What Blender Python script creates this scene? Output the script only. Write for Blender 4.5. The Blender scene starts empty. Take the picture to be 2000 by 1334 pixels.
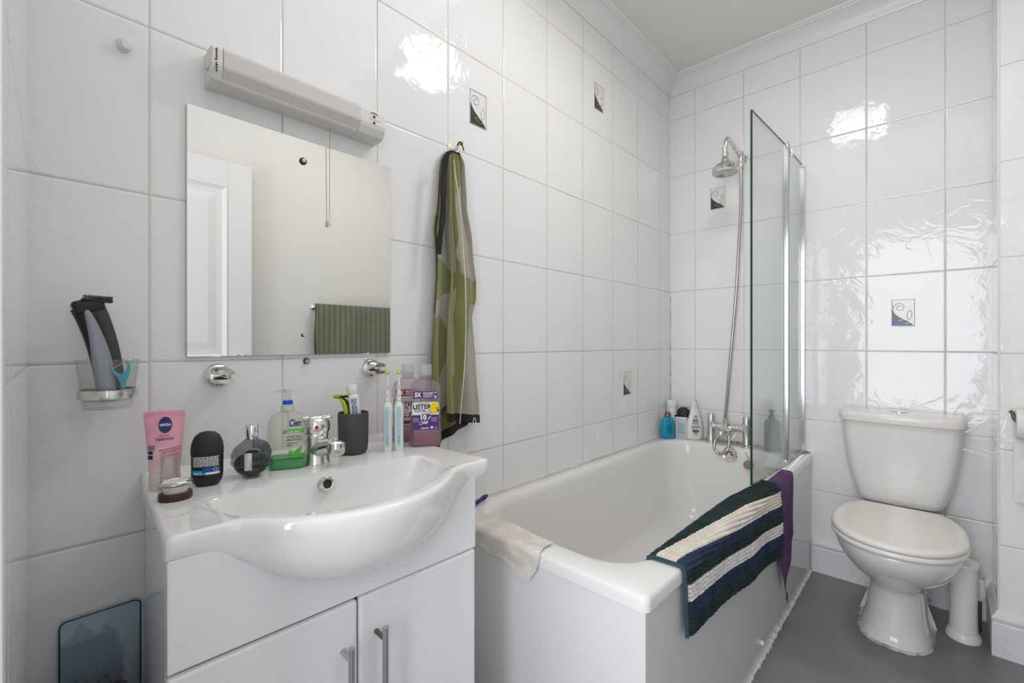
import bpy, bmesh, math, random
from mathutils import Vector, Matrix
C = bpy.context.scene.collection
sc = bpy.context.scene
PI = math.pi
random.seed(7)

# ---------------------------------------------------------------- camera, world, lights
FPX, HEAD, VH = 882.4, math.radians(43.37), 668.5
CAM = Vector((0.0, -1.1396, 1.085))
cam = bpy.data.cameras.new('camera'); cam.sensor_width = 36; cam.lens = 36 * FPX / 2000
cam.shift_y = (VH - 667) / 2000; cam.clip_start = 0.01
co = bpy.data.objects.new('camera', cam); C.objects.link(co)
co.location = CAM; co.rotation_euler = (PI / 2, 0, HEAD - PI / 2); sc.camera = co
sc.view_settings.view_transform = 'Standard'; sc.view_settings.look = 'None'
sc.view_settings.gamma = 1; sc.view_settings.use_curve_mapping = False
sc.view_settings.exposure = 0.0
w = bpy.data.worlds.new('world'); sc.world = w; w.use_nodes = True
w.node_tree.nodes['Background'].inputs[0].default_value = (.75, .85, 1, 1)
w.node_tree.nodes['Background'].inputs[1].default_value = .5
def area(name, loc, rot, sx, sy, power, col):
    l = bpy.data.lights.new(name, 'AREA'); l.shape = 'RECTANGLE'; l.size = sx; l.size_y = sy
    l.energy = power; l.color = col
    o = bpy.data.objects.new(name, l); C.objects.link(o); o.location = loc; o.rotation_euler = rot; return o
# daylight of the hall window, coming in through the doorway
area('hall_daylight', (-1.16, -.98, 1.35), (0, -PI / 2, 0), 1.9, .95, 36, (.885, .925, 1))
# the ceiling lamp's own light
area('ceiling_lamp_light', (1.40, -.76, 2.47), (0, 0, 0), .26, .26, 4.0, (1, .96, .91))

# added fill lamp under the ceiling, doorway side; no real fitting there
area('ceiling_fill', (.62, -.78, 2.48), (0, 0, 0), 1.15, 1.35, 5.2, (.97, .975, 1))

# ---------------------------------------------------------------- pixel to place
def ray(u, v):
    r = (u - 1000) / FPX; q = (VH - v) / FPX
    return Vector((math.cos(HEAD) + r * math.sin(HEAD), math.sin(HEAD) - r * math.cos(HEAD), q))
def PX(u, v, x): d = ray(u, v); return CAM + d * ((x - CAM.x) / d.x)
def PY(u, v, y): d = ray(u, v); return CAM + d * ((y - CAM.y) / d.y)
def PZ(u, v, z): d = ray(u, v); return CAM + d * ((z - CAM.z) / d.z)

# ---------------------------------------------------------------- materials
def mat(name, col, rough=.4, metal=0, trans=0, ior=1.45, coat=0, emit=None, alpha=None, sheen=0, spec=None, sss=0):
    m = bpy.data.materials.new(name); m.use_nodes = True
    b = m.node_tree.nodes['Principled BSDF']
    b.inputs['Base Color'].default_value = (*col, 1); b.inputs['Roughness'].default_value = rough
    b.inputs['Metallic'].default_value = metal; b.inputs['Transmission Weight'].default_value = trans
    b.inputs['IOR'].default_value = ior; b.inputs['Coat Weight'].default_value = coat
    if emit: b.inputs['Emission Color'].default_value = (*emit[0], 1); b.inputs['Emission Strength'].default_value = emit[1]
    if sheen: b.inputs['Sheen Weight'].default_value = sheen
    if spec is not None: b.inputs['Specular IOR Level'].default_value = spec
    return m
class NT:
    def __init__(s, m): s.t = m.node_tree; s.b = s.t.nodes['Principled BSDF']
    def n(s, typ, ins=None, **kw):
        k = s.t.nodes.new(typ)
        for a, b in kw.items(): setattr(k, a, b)
        for a, b in (ins or {}).items():
            if hasattr(b, 'is_linked') or isinstance(b, bpy.types.NodeSocket): s.t.links.new(b, k.inputs[a])
            else: k.inputs[a].default_value = b
        return k
    def m(s, op, a, b=0., c=0., clamp=False): return s.n('ShaderNodeMath', {0: a, 1: b, 2: c}, operation=op, use_clamp=clamp).outputs[0]
    def mr(s, v, a, b, c=0., d=1.): return s.n('ShaderNodeMapRange', {0: v, 1: a, 2: b, 3: c, 4: d}, interpolation_type='SMOOTHSTEP').outputs[0]
    def mix(s, f, a, b):
        k = s.t.nodes.new('ShaderNodeMix'); k.data_type = 'RGBA'
        for i, x in ((0, f), (6, a), (7, b)):
            if isinstance(x, bpy.types.NodeSocket): s.t.links.new(x, k.inputs[i])
            else: k.inputs[i].default_value = x if i == 0 else (*x, 1)
        return k.outputs[2]
    def noise(s, vec, scale, detail=2., dist=0., rough=.5): return s.n('ShaderNodeTexNoise', {'Vector': vec, 'Scale': scale, 'Detail': detail, 'Distortion': dist, 'Roughness': rough}).outputs[0]
    def coord(s, k='Object'): return s.n('ShaderNodeTexCoord').outputs[k]
    def xyz(s, v): return s.n('ShaderNodeSeparateXYZ', {0: v}).outputs
    def bump(s, h, strength=1., dist=.002):
        k = s.n('ShaderNodeBump', {'Height': h, 'Strength': strength, 'Distance': dist}); s.t.links.new(k.outputs[0], s.b.inputs['Normal'])
    def to(s, sock, name): s.t.links.new(sock, s.b.inputs[name])
ZR = 1.0455; HT = .332
def tile_mat(name, axis, u0, wd, relief=1.0, tint=(.85, .85, .845)):
    m = mat(name, tint, .07); t = NT(m)
    v = t.coord(); x = t.xyz(v)
    du = t.m('PINGPONG', t.m('SUBTRACT', x[axis], u0), wd / 2)
    dz = t.m('PINGPONG', t.m('SUBTRACT', x[2], ZR), HT / 2)
    d = t.m('MINIMUM', du, dz)
    g = t.mr(d, .0010, .0020)
    stain = t.mr(t.noise(v, 3.5, 4), .45, .7)
    grout = t.mix(stain, (.63, .61, .58), (.47, .43, .38))
    t.to(t.mix(g, grout, tint), 'Base Color')
    t.to(t.mr(d, .0010, .0020, .7, .06), 'Roughness')
    n1 = t.noise(v, 6.5, 3., 1.6); n2 = t.noise(v, 2.6, 1.)
    ridge = t.m('POWER', t.m('SUBTRACT', 1., t.m('ABSOLUTE', t.m('MULTIPLY', t.m('SUBTRACT', n1, .5), 5.)), clamp=True), 3.)
    rl = t.m('MULTIPLY', ridge, t.mr(n2, .48, .62))
    soft = t.m('MULTIPLY', t.noise(v, 9., 1., .8), .9)
    fine = t.m('MULTIPLY', t.noise(v, 30., 2., .8), .30)
    h = t.m('ADD', t.m('MULTIPLY', t.m('ADD', t.m('ADD', t.m('MULTIPLY', rl, .38), soft), fine), relief), t.m('MULTIPLY', t.mr(d, .0008, .0055), .9))
    t.bump(h, 1., .0011)
    return m
M = {}
M['tile_back'] = tile_mat('glossy_tile_back', 0, .1575, .2507)
M['tile_right'] = tile_mat('glossy_tile_right', 1, -.141, .2545, 1.15)
M['tile_stub'] = tile_mat('glossy_tile_stub', 1, -1.17, .252, 1.1)
M['tile_left'] = tile_mat('glossy_tile_left', 1, -.25, .2507, .35)
M['tile_side'] = tile_mat('glossy_tile_side', 0, 2.30, .60, .2)
M['paint'] = mat('cream_paint', (.78, .765, .735), .6)
M['ceil'] = mat('ceiling_paint', (.82, .805, .78), .8)
M['white_paint'] = mat('white_gloss_paint', (.80, .80, .79), .3)
def dirty_white():
    m = mat('old_white_paint', (.78, .78, .78), .35); t = NT(m); v = t.coord()
    s = t.mr(t.noise(v, 22., 5., .5, .7), .60, .72)
    t.to(t.mix(s, (.78, .78, .78), (.42, .38, .34)), 'Base Color'); t.bump(t.noise(v, 40., 4.), .6, .003); return m
M['skirt'] = dirty_white()
def floor_mat():
    m = mat('grey_speckled_vinyl', (.2, .2, .2), .38); t = NT(m); v = t.coord()
    a = t.noise(v, 420., 2.); b = t.noise(v, 3.2, 4.); c = t.noise(v, 900., 1.)
    base = t.mix(t.mr(b, .35, .65), (.195, .20, .205), (.255, .255, .255))
    k = t.mix(t.mr(a, .52, .72), base, (.12, .12, .125)); k = t.mix(t.mr(c, .6, .75), k, (.36, .36, .36))
    t.to(k, 'Base Color'); t.bump(a, .15, .0006); return m
M['floor'] = floor_mat()
M['ceramic'] = mat('white_ceramic', (.84, .835, .82), .06, coat=.4)
M['toilet'] = mat('toilet_ceramic', (.80, .785, .755), .10, coat=.3)
M['seat'] = mat('toilet_seat_plastic', (.83, .80, .75), .16)
M['bath'] = mat('bath_enamel', (.82, .805, .78), .13)
def board(name, col):
    m = mat(name, col, .17); t = NT(m); v = t.coord(); t.bump(t.noise(v, 14., 2.), .12, .002); return m
M['board'] = board('white_gloss_board', (.84, .84, .85))
M['panel'] = board('bath_panel_gloss', (.76, .755, .765))
def worn_chrome():
    m = mat('worn_chrome', (.72, .70, .67), .16, 1); t = NT(m); v = t.coord(); s = t.noise(v, 60., 4.)
    t.to(t.mix(t.mr(s, .5, .7), (.74, .73, .71), (.50, .46, .40)), 'Base Color'); t.to(t.mr(s, .45, .7, .10, .38), 'Roughness'); return m
M['chrome'] = mat('chrome', (.80, .80, .81), .07, 1)
M['wchrome'] = worn_chrome()
M['steel'] = mat('brushed_steel', (.52, .52, .54), .28, 1)
M['glass_edge'] = mat('green_glass_edge', (.004, .038, .028), .3)
M['mirror'] = mat('mirror_silver', (.90, .905, .885), .012, 1)
M['dark'] = mat('dark_cavity', (.03, .02, .02), .5)
M['black'] = mat('black_plastic', (.012, .012, .013), .3)
M['mblack'] = mat('matt_black', (.02, .02, .02), .55)
M['white'] = mat('white_plastic', (.80, .80, .79), .28)
M['offwhite'] = mat('aged_white_plastic', (.74, .72, .69), .38)
M['diff'] = mat('pink_grey_diffuser', (.66, .62, .60), .35)
def glassy(name, col, a, rough=.03, tint=None):
    # real thin pane: reflects by Fresnel, lets most light straight through
    m = bpy.data.materials.new(name); m.use_nodes = True; t = m.node_tree; t.nodes.clear()
    o = t.nodes.new('ShaderNodeOutputMaterial'); mx = t.nodes.new('ShaderNodeMixShader'); fc = t.nodes.new('ShaderNodeLayerWeight'); fc.inputs[0].default_value = .5; pw = t.nodes.new('ShaderNodeMath'); pw.operation = 'POWER'; pw.inputs[1].default_value = 4.; fr = t.nodes.new('ShaderNodeMath'); fr.operation = 'MULTIPLY_ADD'; fr.inputs[1].default_value = .75; fr.inputs[2].default_value = .035
    t.links.new(fc.outputs['Facing'], pw.inputs[0]); t.links.new(pw.outputs[0], fr.inputs[0])
    tr = t.nodes.new('ShaderNodeBsdfTransparent'); tr.inputs[0].default_value = (*col, 1)
    gl = t.nodes.new('ShaderNodeBsdfGlossy'); gl.inputs['Roughness'].default_value = rough
    t.links.new(fr.outputs[0], mx.inputs[0]); t.links.new(tr.outputs[0], mx.inputs[1]); t.links.new(gl.outputs[0], mx.inputs[2])
    if a:
        df = t.nodes.new('ShaderNodeBsdfDiffuse'); df.inputs[0].default_value = (*(tint or (.8, .8, .8)), 1)
        m2 = t.nodes.new('ShaderNodeMixShader'); m2.inputs[0].default_value = a
        t.links.new(mx.outputs[0], m2.inputs[1]); t.links.new(df.outputs[0], m2.inputs[2]); t.links.new(m2.outputs[0], o.inputs[0])
    else: t.links.new(mx.outputs[0], o.inputs[0])
    return m
M['pane'] = glassy('screen_glass', (.955, .978, .966), .018, .02, (.72, .78, .74))
M['clear'] = glassy('clear_plastic', (.93, .94, .93), .05, .06)
M['cleartumbler'] = glassy('tumbler_glass', (.95, .96, .95), .03, .03)
M['cap'] = glassy('frosted_cap_plastic', (.90, .90, .90), .30, .15, (.78, .78, .78))
M['handbottle'] = glassy('handwash_bottle', (.94, .95, .92), .10, .06, (.66, .68, .58))
M['mouthbottle'] = glassy('mouthwash_bottle', (.93, .88, .90), .16, .06, (.55, .48, .50))
M['smoke'] = glassy('smoky_glass', (.62, .66, .68), .10, .03, (.18, .20, .21))
M['green_liquid'] = mat('green_soap', (.03, .50, .10), .08, trans=.45, ior=1.2)
M['purple_liquid'] = mat('mauve_mouthwash', (.34, .12, .16), .08, trans=.25, ior=1.2)
M['pink_liquid'] = mat('pale_pink_mouthwash', (.55, .26, .27), .08, trans=.25, ior=1.2)
M['purple'] = mat('purple_label', (.085, .022, .17), .35)
M['plum'] = mat('plum_label', (.22, .02, .10), .35)
M['lblwhite'] = mat('label_white', (.82, .82, .83), .35)
M['lblblack'] = mat('label_black', (.015, .015, .02), .4)
M['yellow'] = mat('label_yellow', (.85, .62, .01), .4)
M['navy'] = mat('label_navy', (.01, .02, .12), .35)
M['blue'] = mat('blue_plastic', (.01, .07, .50), .3)
M['lgreen'] = mat('label_green', (.10, .48, .04), .4)
M['cyan'] = mat('cyan_plastic', (.0, .42, .62), .35)
M['teal'] = mat('turquoise_bottle', (.0, .30, .48), .3)
M['copper'] = mat('bronze_cap', (.30, .13, .05), .3, .6)
M['bronze'] = mat('aged_bronze', (.20, .14, .09), .4, .8)
M['tumbler'] = mat('slate_grey_tumbler', (.062, .060, .060), .6)
M['lime'] = mat('lime_plastic', (.45, .62, .02), .35)
M['brushblue'] = mat('pale_blue_rubber', (.40, .66, .72), .45)
M['grey'] = mat('grey_plastic', (.30, .32, .36), .3, .4)
M['greydark'] = mat('charcoal_plastic', (.05, .05, .05), .5)
M['brown'] = mat('dark_brown_base', (.055, .018, .014), .35)
M['redp'] = mat('red_dot', (.5, .01, .01), .3)
M['gold'] = mat('gold_cord', (.55, .40, .20), .35, .7)
M['seal'] = mat('sealant', (.74, .72, .69), .5)
def stained():
    m = mat('stained_sealant', (.6, .55, .48), .5); t = NT(m); v = t.coord()
    t.to(t.mix(t.mr(t.noise(v, 25., 4.), .42, .62), (.66, .62, .56), (.33, .22, .12)), 'Base Color'); return m
M['stain'] = stained()
def pinktube():
    m = mat('pink_tube_plastic', (.8, .4, .5), .32); t = NT(m); v = t.coord(); x = t.xyz(v)
    s = t.mr(t.m('ADD', t.m('MULTIPLY', x[2], 9.), t.noise(v, 40., 3.)), .75, 1.45)
    t.to(t.mix(s, (.84, .66, .68), (.80, .36, .46)), 'Base Color'); return m
M['pink'] = pinktube()
M['pinkcap'] = mat('pale_cap', (.78, .70, .68), .3)
M['rose'] = mat('rose_print', (.62, .10, .22), .4)
def towel_mat():
    m = mat('green_taupe_terry', (.3, .3, .1), .9, sheen=.4); t = NT(m); v = t.coord('UV')
    k = t.noise(v, 2.1, .5, .6); f = t.noise(t.coord(), 700., 2.)
    c = t.mix(t.mr(k, .495, .51), (.235, .250, .072), (.46, .41, .36))
    c = t.mix(t.mr(f, .3, .7, 0., .35), c, (.12, .12, .06)); t.to(c, 'Base Color'); t.bump(f, .7, .002); return m
M['towel'] = towel_mat()
def fabric(name, col, col2, scale=500., dist=.0015, sheen=.3):
    m = mat(name, col, .9, sheen=sheen); t = NT(m); v = t.coord(); f = t.noise(v, scale, 2.); g = t.noise(v, 18., 3.)
    t.to(t.mix(t.mr(t.m('ADD', t.m('MULTIPLY', f, .5), t.m('MULTIPLY', g, .5)), .38, .62), col, col2), 'Base Color'); t.bump(f, .7, dist); return m
M['hem'] = fabric('dark_brown_hem', (.016, .013, .012), (.028, .024, .022), sheen=.0)
M['purpletowel'] = fabric('purple_terry', (.060, .018, .090), (.13, .045, .18), sheen=.05)
M['chamois'] = fabric('beige_cloth', (.66, .60, .53), (.80, .75, .69), 260., .001, .1)
M['olive'] = None
def olive():
    m = mat('olive_ribbed_towel', (.15, .16, .1), .95, sheen=.3); t = NT(m); v = t.coord(); x = t.xyz(v)
    k = t.m('SINE', t.m('MULTIPLY', x[0], 190.)); f = t.noise(v, 500., 2.)
    t.to(t.mix(t.m('MULTIPLY', t.mr(k, -1., 1.), t.mr(f, .3, .7)), (.15, .16, .11), (.25, .26, .185)), 'Base Color')
    t.bump(t.m('ADD', k, f), .6, .002); return m
M['olive'] = olive()
M['mat_navy'] = fabric('navy_chenille', (.010, .022, .055), (.030, .055, .105), 320., sheen=.05)
M['mat_green'] = fabric('dark_green_chenille', (.008, .018, .022), (.020, .042, .045), 320., sheen=.05)
M['mat_cream'] = fabric('cream_chenille', (.66, .58, .50), (.82, .76, .68), 320.)
M['mat_white'] = fabric('white_chenille', (.66, .62, .62), (.85, .82, .82), 320.)
M['binding'] = fabric('teal_binding', (.014, .05, .062), (.03, .08, .09), 600., sheen=.05)
M['paper'] = fabric('tissue_paper', (.80, .79, .77), (.84, .83, .81), 120., .0008, 0)
def bag():
    m = glassy('clear_bin_bag', (.75, .76, .80), .35, .1, (.45, .44, .50)); return m
M['bag'] = bag()
M['scale'] = mat('pale_blue_glass', (.36, .45, .53), .05, .15, coat=1)
M['silver'] = mat('silver_line', (.50, .48, .45), .3, .7)
M['motif_w'] = mat('motif_white', (.80, .79, .76), .15)
M['motif_d'] = mat('motif_charcoal', (.055, .05, .04), .2)
M['motif_b'] = mat('motif_navy', (.02, .045, .16), .2)

# ---------------------------------------------------------------- mesh helpers
class MB:
    def __init__(s): s.v = []; s.f = []; s.m = []
    def add(s, vs, fs, mi=0):
        o = len(s.v); s.v += [Vector(p) for p in vs]; s.f += [tuple(i + o for i in f) for f in fs]; s.m += [mi] * len(fs); return s
    def loft(s, rings, cap0=True, cap1=True, closed=True, mi=0):
        n = len(rings[0]); vs = [p for r in rings for p in r]; fs = []
        for i in range(len(rings) - 1):
            for j in range(n if closed else n - 1):
                a = i * n + j; b = i * n + (j + 1) % n; fs.append((a, b, b + n, a + n))
        if cap0: fs.append(tuple(range(n - 1, -1, -1)))
        if cap1: fs.append(tuple(range((len(rings) - 1) * n, len(rings) * n)))
        return s.add(vs, fs, mi)
    def lathe(s, prof, c=(0, 0, 0), n=32, axis=(0, 0, 1), cap0=True, cap1=True, mi=0, sx=1, sy=1):
        q = Vector((0, 0, 1)).rotation_difference(Vector(axis)); c = Vector(c)
        rings = [[c + q @ Vector((r * sx * math.cos(2 * PI * k / n), r * sy * math.sin(2 * PI * k / n), z)) for k in range(n)] for r, z in prof]
        return s.loft(rings, cap0, cap1, mi=mi)
    def tube(s, path, r, n=12, cap=True, mi=0):
        P = [Vector(p) for p in path]; rings = []; up = None
        for i, p in enumerate(P):
            t = (P[min(i + 1, len(P) - 1)] - P[max(i - 1, 0)]).normalized()
            if up is None: up = t.orthogonal().normalized()
            up = (up - t * up.dot(t)).normalized(); w = t.cross(up); rr = r[i] if isinstance(r, (list, tuple)) else r
            rings.append([p + (up * math.cos(2 * PI * k / n) + w * math.sin(2 * PI * k / n)) * rr for k in range(n)])
        return s.loft(rings, cap, cap, mi=mi)
    def box(s, a, b, bev=0, seg=2, mi=0, mtx=None):
        bm = bmesh.new(); bmesh.ops.create_cube(bm, size=1)
        A = Vector(a); B = Vector(b)
        for v in bm.verts: v.co = Vector(((A[i] + B[i]) / 2 + v.co[i] * (B[i] - A[i])) for i in range(3))
        if bev: bmesh.ops.bevel(bm, geom=bm.edges[:], offset=bev, segments=seg, profile=.5, affect='EDGES', clamp_overlap=True)
        if mtx is not None: bm.transform(mtx)
        bm.verts.index_update()
        s.add([v.co.copy() for v in bm.verts], [tuple(v.index for v in f.verts) for f in bm.faces], mi); bm.free(); return s
    def prism(s, poly, z0, z1, bev=0, mi=0):
        bm = bmesh.new(); vs = [bm.verts.new((x, y, z0)) for x, y in poly]; f = bm.faces.new(vs)
        r = bmesh.ops.extrude_face_region(bm, geom=[f])
        for v in r['geom']:
            if isinstance(v, bmesh.types.BMVert): v.co.z = z1
        bmesh.ops.recalc_face_normals(bm, faces=bm.faces)
        if bev: bmesh.ops.bevel(bm, geom=bm.edges[:], offset=bev, segments=2, profile=.5, affect='EDGES', clamp_overlap=True)
        bm.verts.index_update(); s.add([v.co.copy() for v in bm.verts], [tuple(v.index for v in f.verts) for f in bm.faces], mi); bm.free(); return s
    def sheet(s, fn, nu, nv, th=0, mi=0, uv=None):
        # fn(a,b) with a,b in 0..1 ; th gives a closed slab
        P = [[Vector(fn(i / nu, j / nv)) for j in range(nv + 1)] for i in range(nu + 1)]
        if not th:
            vs = [p for r in P for p in r]; fs = [(i * (nv + 1) + j, (i + 1) * (nv + 1) + j, (i + 1) * (nv + 1) + j + 1, i * (nv + 1) + j + 1) for i in range(nu) for j in range(nv)]
            return s.add(vs, fs, mi)
        Q = []
        for i in range(nu + 1):
            row = []
            for j in range(nv + 1):
                du = P[min(i + 1, nu)][j] - P[max(i - 1, 0)][j]; dv = P[i][min(j + 1, nv)] - P[i][max(j - 1, 0)]
                n = du.cross(dv); n = n.normalized() if n.length > 1e-12 else Vector((0, 0, 1)); row.append(P[i][j] + n * th)
            Q.append(row)
        k = nv + 1; N = (nu + 1) * k; vs = [p for r in P for p in r] + [p for r in Q for p in r]; fs = []
        for i in range(nu):
            for j in range(nv):
                a = i * k + j; fs.append((a, a + 1, a + k + 1, a + k)); fs.append((N + a, N + a + k, N + a + k + 1, N + a + 1))
        for i in range(nu): a = i * k; b = a + k; fs.append((a, b, N + b, N + a)); a += nv; b += nv; fs.append((b, a, N + a, N + b))
        for j in range(nv): a = j; fs.append((a + 1, a, N + a, N + a + 1)); a = nu * k + j; fs.append((a, a + 1, N + a + 1, N + a))
        return s.add(vs, fs, mi)
    def xf(s, m):
        s.v = [m @ p for p in s.v]; return s
def rrect(w, d, r, z=0, cx=0, cy=0, n=6):
    out = []
    r = min(r, w / 2 - 1e-5, d / 2 - 1e-5)
    for qx, qy, a0 in ((1, 1, 0), (-1, 1, 90), (-1, -1, 180), (1, -1, 270)):
        for k in range(n + 1):
            a = math.radians(a0 + 90 * k / n); out.append(Vector((cx + qx * (w / 2 - r) + r * math.cos(a), cy + qy * (d / 2 - r) + r * math.sin(a), z)))
    return out
WL = {}
def wloc(o): return WL.get(o.name, Vector((0, 0, 0)))
def obj(name, mb, m, parent=None, smooth=True, world=True, origin=None, ang=35):
    """ONE mesh object. world=True: vertices given in world coordinates."""
    me = bpy.data.meshes.new(name)
    org = Vector((0, 0, 0))
    if world: org = wloc(parent) if parent is not None else Vector(origin or (0, 0, 0))
    me.from_pydata([tuple(p - org) for p in mb.v], [], mb.f)
    for mm in (m if isinstance(m, (list, tuple)) else [m]): me.materials.append(mm)
    me.polygons.foreach_set('material_index', mb.m); me.update()
    bm = bmesh.new(); bm.from_mesh(me); bmesh.ops.recalc_face_normals(bm, faces=bm.faces)
    if smooth:
        for f in bm.faces: f.smooth = True
        for e in bm.edges:
            if len(e.link_faces) == 2 and e.calc_face_angle(0) > math.radians(ang): e.smooth = False
    bm.to_mesh(me); bm.free()
    o = bpy.data.objects.new(name, me); C.objects.link(o)
    if parent is not None: o.parent = parent; WL[o.name] = wloc(parent) if world else Vector((0, 0, 0))
    else: o.location = org; WL[o.name] = org
    return o
def tag(o, label, cat, group=None, kind=None):
    if label: o['label'] = label
    if cat: o['category'] = cat
    if group: o['group'] = group
    if kind: o['kind'] = kind
    return o
def thing(name, label, cat, loc=(0, 0, 0), rotz=0, group=None):
    o = bpy.data.objects.new(name, None); C.objects.link(o); o.location = loc; o.rotation_euler = (0, 0, rotz)
    o.empty_display_size = .02; WL[o.name] = Vector(loc); return tag(o, label, cat, group)
def struct(name, mb, m, smooth=False, parent=None):
    o = obj(name, mb, m, parent, smooth=smooth)
    if parent is None: o['kind'] = 'structure'
    return o
def text_mb(body, size, fn, width=None, bold=0., align='CENTER', mi=0):
    """lettering as real mesh; fn maps (x, y) of the text plane to a place"""
    cu = bpy.data.curves.new('t', 'FONT'); cu.body = body; cu.size = size; cu.align_x = align; cu.align_y = 'CENTER'; cu.offset = bold; cu.resolution_u = 3
    to = bpy.data.objects.new('t', cu); C.objects.link(to)
    dg = bpy.context.evaluated_depsgraph_get(); dg.update(); me = bpy.data.meshes.new_from_object(to.evaluated_get(dg))
    xs = [v.co.x for v in me.vertices] or [0]; sx = 1
    if width and max(xs) - min(xs) > 0: sx = width / (max(xs) - min(xs))
    vs = [fn(v.co.x * sx, v.co.y) for v in me.vertices]; fs = [tuple(p.vertices) for p in me.polygons]
    bpy.data.objects.remove(to); bpy.data.curves.remove(cu); bpy.data.meshes.remove(me)
    mb = MB(); mb.add(vs, fs, mi); return mb
def smooth_path(pts, k=8):
    P = [Vector(p) for p in pts]; out = []
    for i in range(len(P) - 1):
        a = P[max(i - 1, 0)]; b = P[i]; c = P[i + 1]; d = P[min(i + 2, len(P) - 1)]
        for j in range(k):
            t = j / k; out.append(.5 * ((2 * b) + (c - a) * t + (2 * a - 5 * b + 4 * c - d) * t * t + (3 * b - a - 3 * c + d) * t ** 3))
    out.append(P[-1]); return out
def lerp(a, b, t): return a + (b - a) * t
def interp(x, tab):
    if x <= tab[0][0]: return tab[0][1]
    for (a, b), (c, d) in zip(tab, tab[1:]):
        if x <= c: t = (x - a) / (c - a); t = t * t * (3 - 2 * t) if False else t; return b + (d - b) * t
    return tab[-1][1]

# ---------------------------------------------------------------- the room
XR, YF, ZC = 2.556, -1.55, 2.595
XS, YS = 2.300, -1.290      # boxed corner
struct('floor', MB().box((-1.3, -2.3, -.1), (XR + .1, .1, 0)), M['floor'])
struct('ceiling', MB().box((-1.3, -2.3, ZC), (XR + .1, .1, ZC + .1)), M['ceil'])
struct('wall_back', MB().box((-1.3, 0, 0), (XR + .1, .1, ZC)), M['tile_back'])
struct('wall_right', MB().box((XR, YF - .1, 0), (XR + .1, 0, ZC)), M['tile_right'])
struct('wall_front', MB().box((-1.3, YF - .1, 0), (XR, YF, ZC)), M['paint'])
mb = MB().box((XS, YF, 0), (XR, YS, ZC), mi=0)
o = struct('wall_corner', mb, [M['tile_stub'], M['tile_side']])
for p in o.data.polygons:
    if abs(p.normal.y) > .9: p.material_index = 1
mb = MB().tube([(XS + .001, YS - .001, .16), (XS + .001, YS - .001, 2.5)], .0035, 8); struct('trim_1', mb, M['white'], True)
# left wall: short glossy return, then the open doorway the photograph is taken from
mb = MB().prism([(-.006, 0), (-.0175, -.545), (-.14, -.545), (-.14, 0)], 0, ZC); struct('wall_left', mb, M['tile_left'])
mb = MB().box((-.14, -.60, 0), (-.0168, -.545, 2.06), .002); mb.box((-.14, -1.51, 0), (-.012, -1.45, 2.06), .003); mb.box((-.14, -1.45, 2.0), (-.012, -.60, 2.06), .003)
struct('trim_2', mb, M['white_paint'])
struct('wall_left_header', MB().box((-.14, -1.51, 2.06), (-.0175, -.545, ZC)).box((-.14, YF, 0), (-.0175, -1.51, ZC)), M['paint'])
struct('wall_hall', MB().box((-1.3, YF, 0), (-1.2, 0, ZC)), M['paint'])
# cornice
def cornice(name, a, b, inw, mitre0=0, mitre1=0):
    prof = [(0, 0), (0, -.085), (.006, -.085), (.010, -.078), (.012, -.066), (.022, -.046), (.040, -.028), (.060, -.018), (.072, -.016), (.074, -.012), (.082, -.011), (.086, -.006), (.086, 0)]
    A = Vector(a); B = Vector(b); d = (B - A).normalized(); n = Vector(inw); r0 = []; r1 = []
    for p, z in prof:
        r0.append(A + n * p + d * p * mitre0 + Vector((0, 0, z))); r1.append(B + n * p - d * p * mitre1 + Vector((0, 0, z)))
    struct(name, MB().loft([r0, r1]), M['white_paint'], True)
cornice('trim_3', (0, 0, ZC), (XR, 0, ZC), (0, -1, 0), 0, 1)
cornice('trim_4', (XR, 0, ZC), (XR, YS, ZC), (-1, 0, 0), 1, 1)
cornice('trim_5', (XR, YS, ZC), (XS, YS, ZC), (0, 1, 0), 1, -1)
cornice('trim_6', (XS, YS, ZC), (XS, YF, ZC), (-1, 0, 0), -1, 1)
cornice('trim_7', (XS, YF, ZC), (-.02, YF, ZC), (0, 1, 0), 1, 0)
# skirting boards
def skirt(name, a, b, inw, h=.158, m0=0, m1=0):
    prof = [(0, 0), (.017, 0), (.017, h - .045), (.013, h - .040), (.018, h - .032), (.018, h - .024), (.010, h - .016), (.006, h - .004), (.002, h), (0, h)]
    A = Vector(a); B = Vector(b); d = (B - A).normalized(); n = Vector(inw)
    struct(name, MB().loft([[A + n * p + d * p * m0 + Vector((0, 0, z)) for p, z in prof], [B + n * p - d * p * m1 + Vector((0, 0, z)) for p, z in prof]]), M['skirt'], True)
skirt('baseboard_right', (XR, -.704, 0), (XR, YS, 0), (-1, 0, 0), .158, 0, 1)
skirt('baseboard_corner', (XR, YS, 0), (XS, YS, 0), (0, 1, 0), .158, 1, -1)
skirt('baseboard_stub', (XS, YS, 0), (XS, YF, 0), (-1, 0, 0), .158, -1, 1)
skirt('baseboard_front', (XS, YF, 0), (.80, YF, 0), (0, 1, 0), .158, 1, 0)
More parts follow.
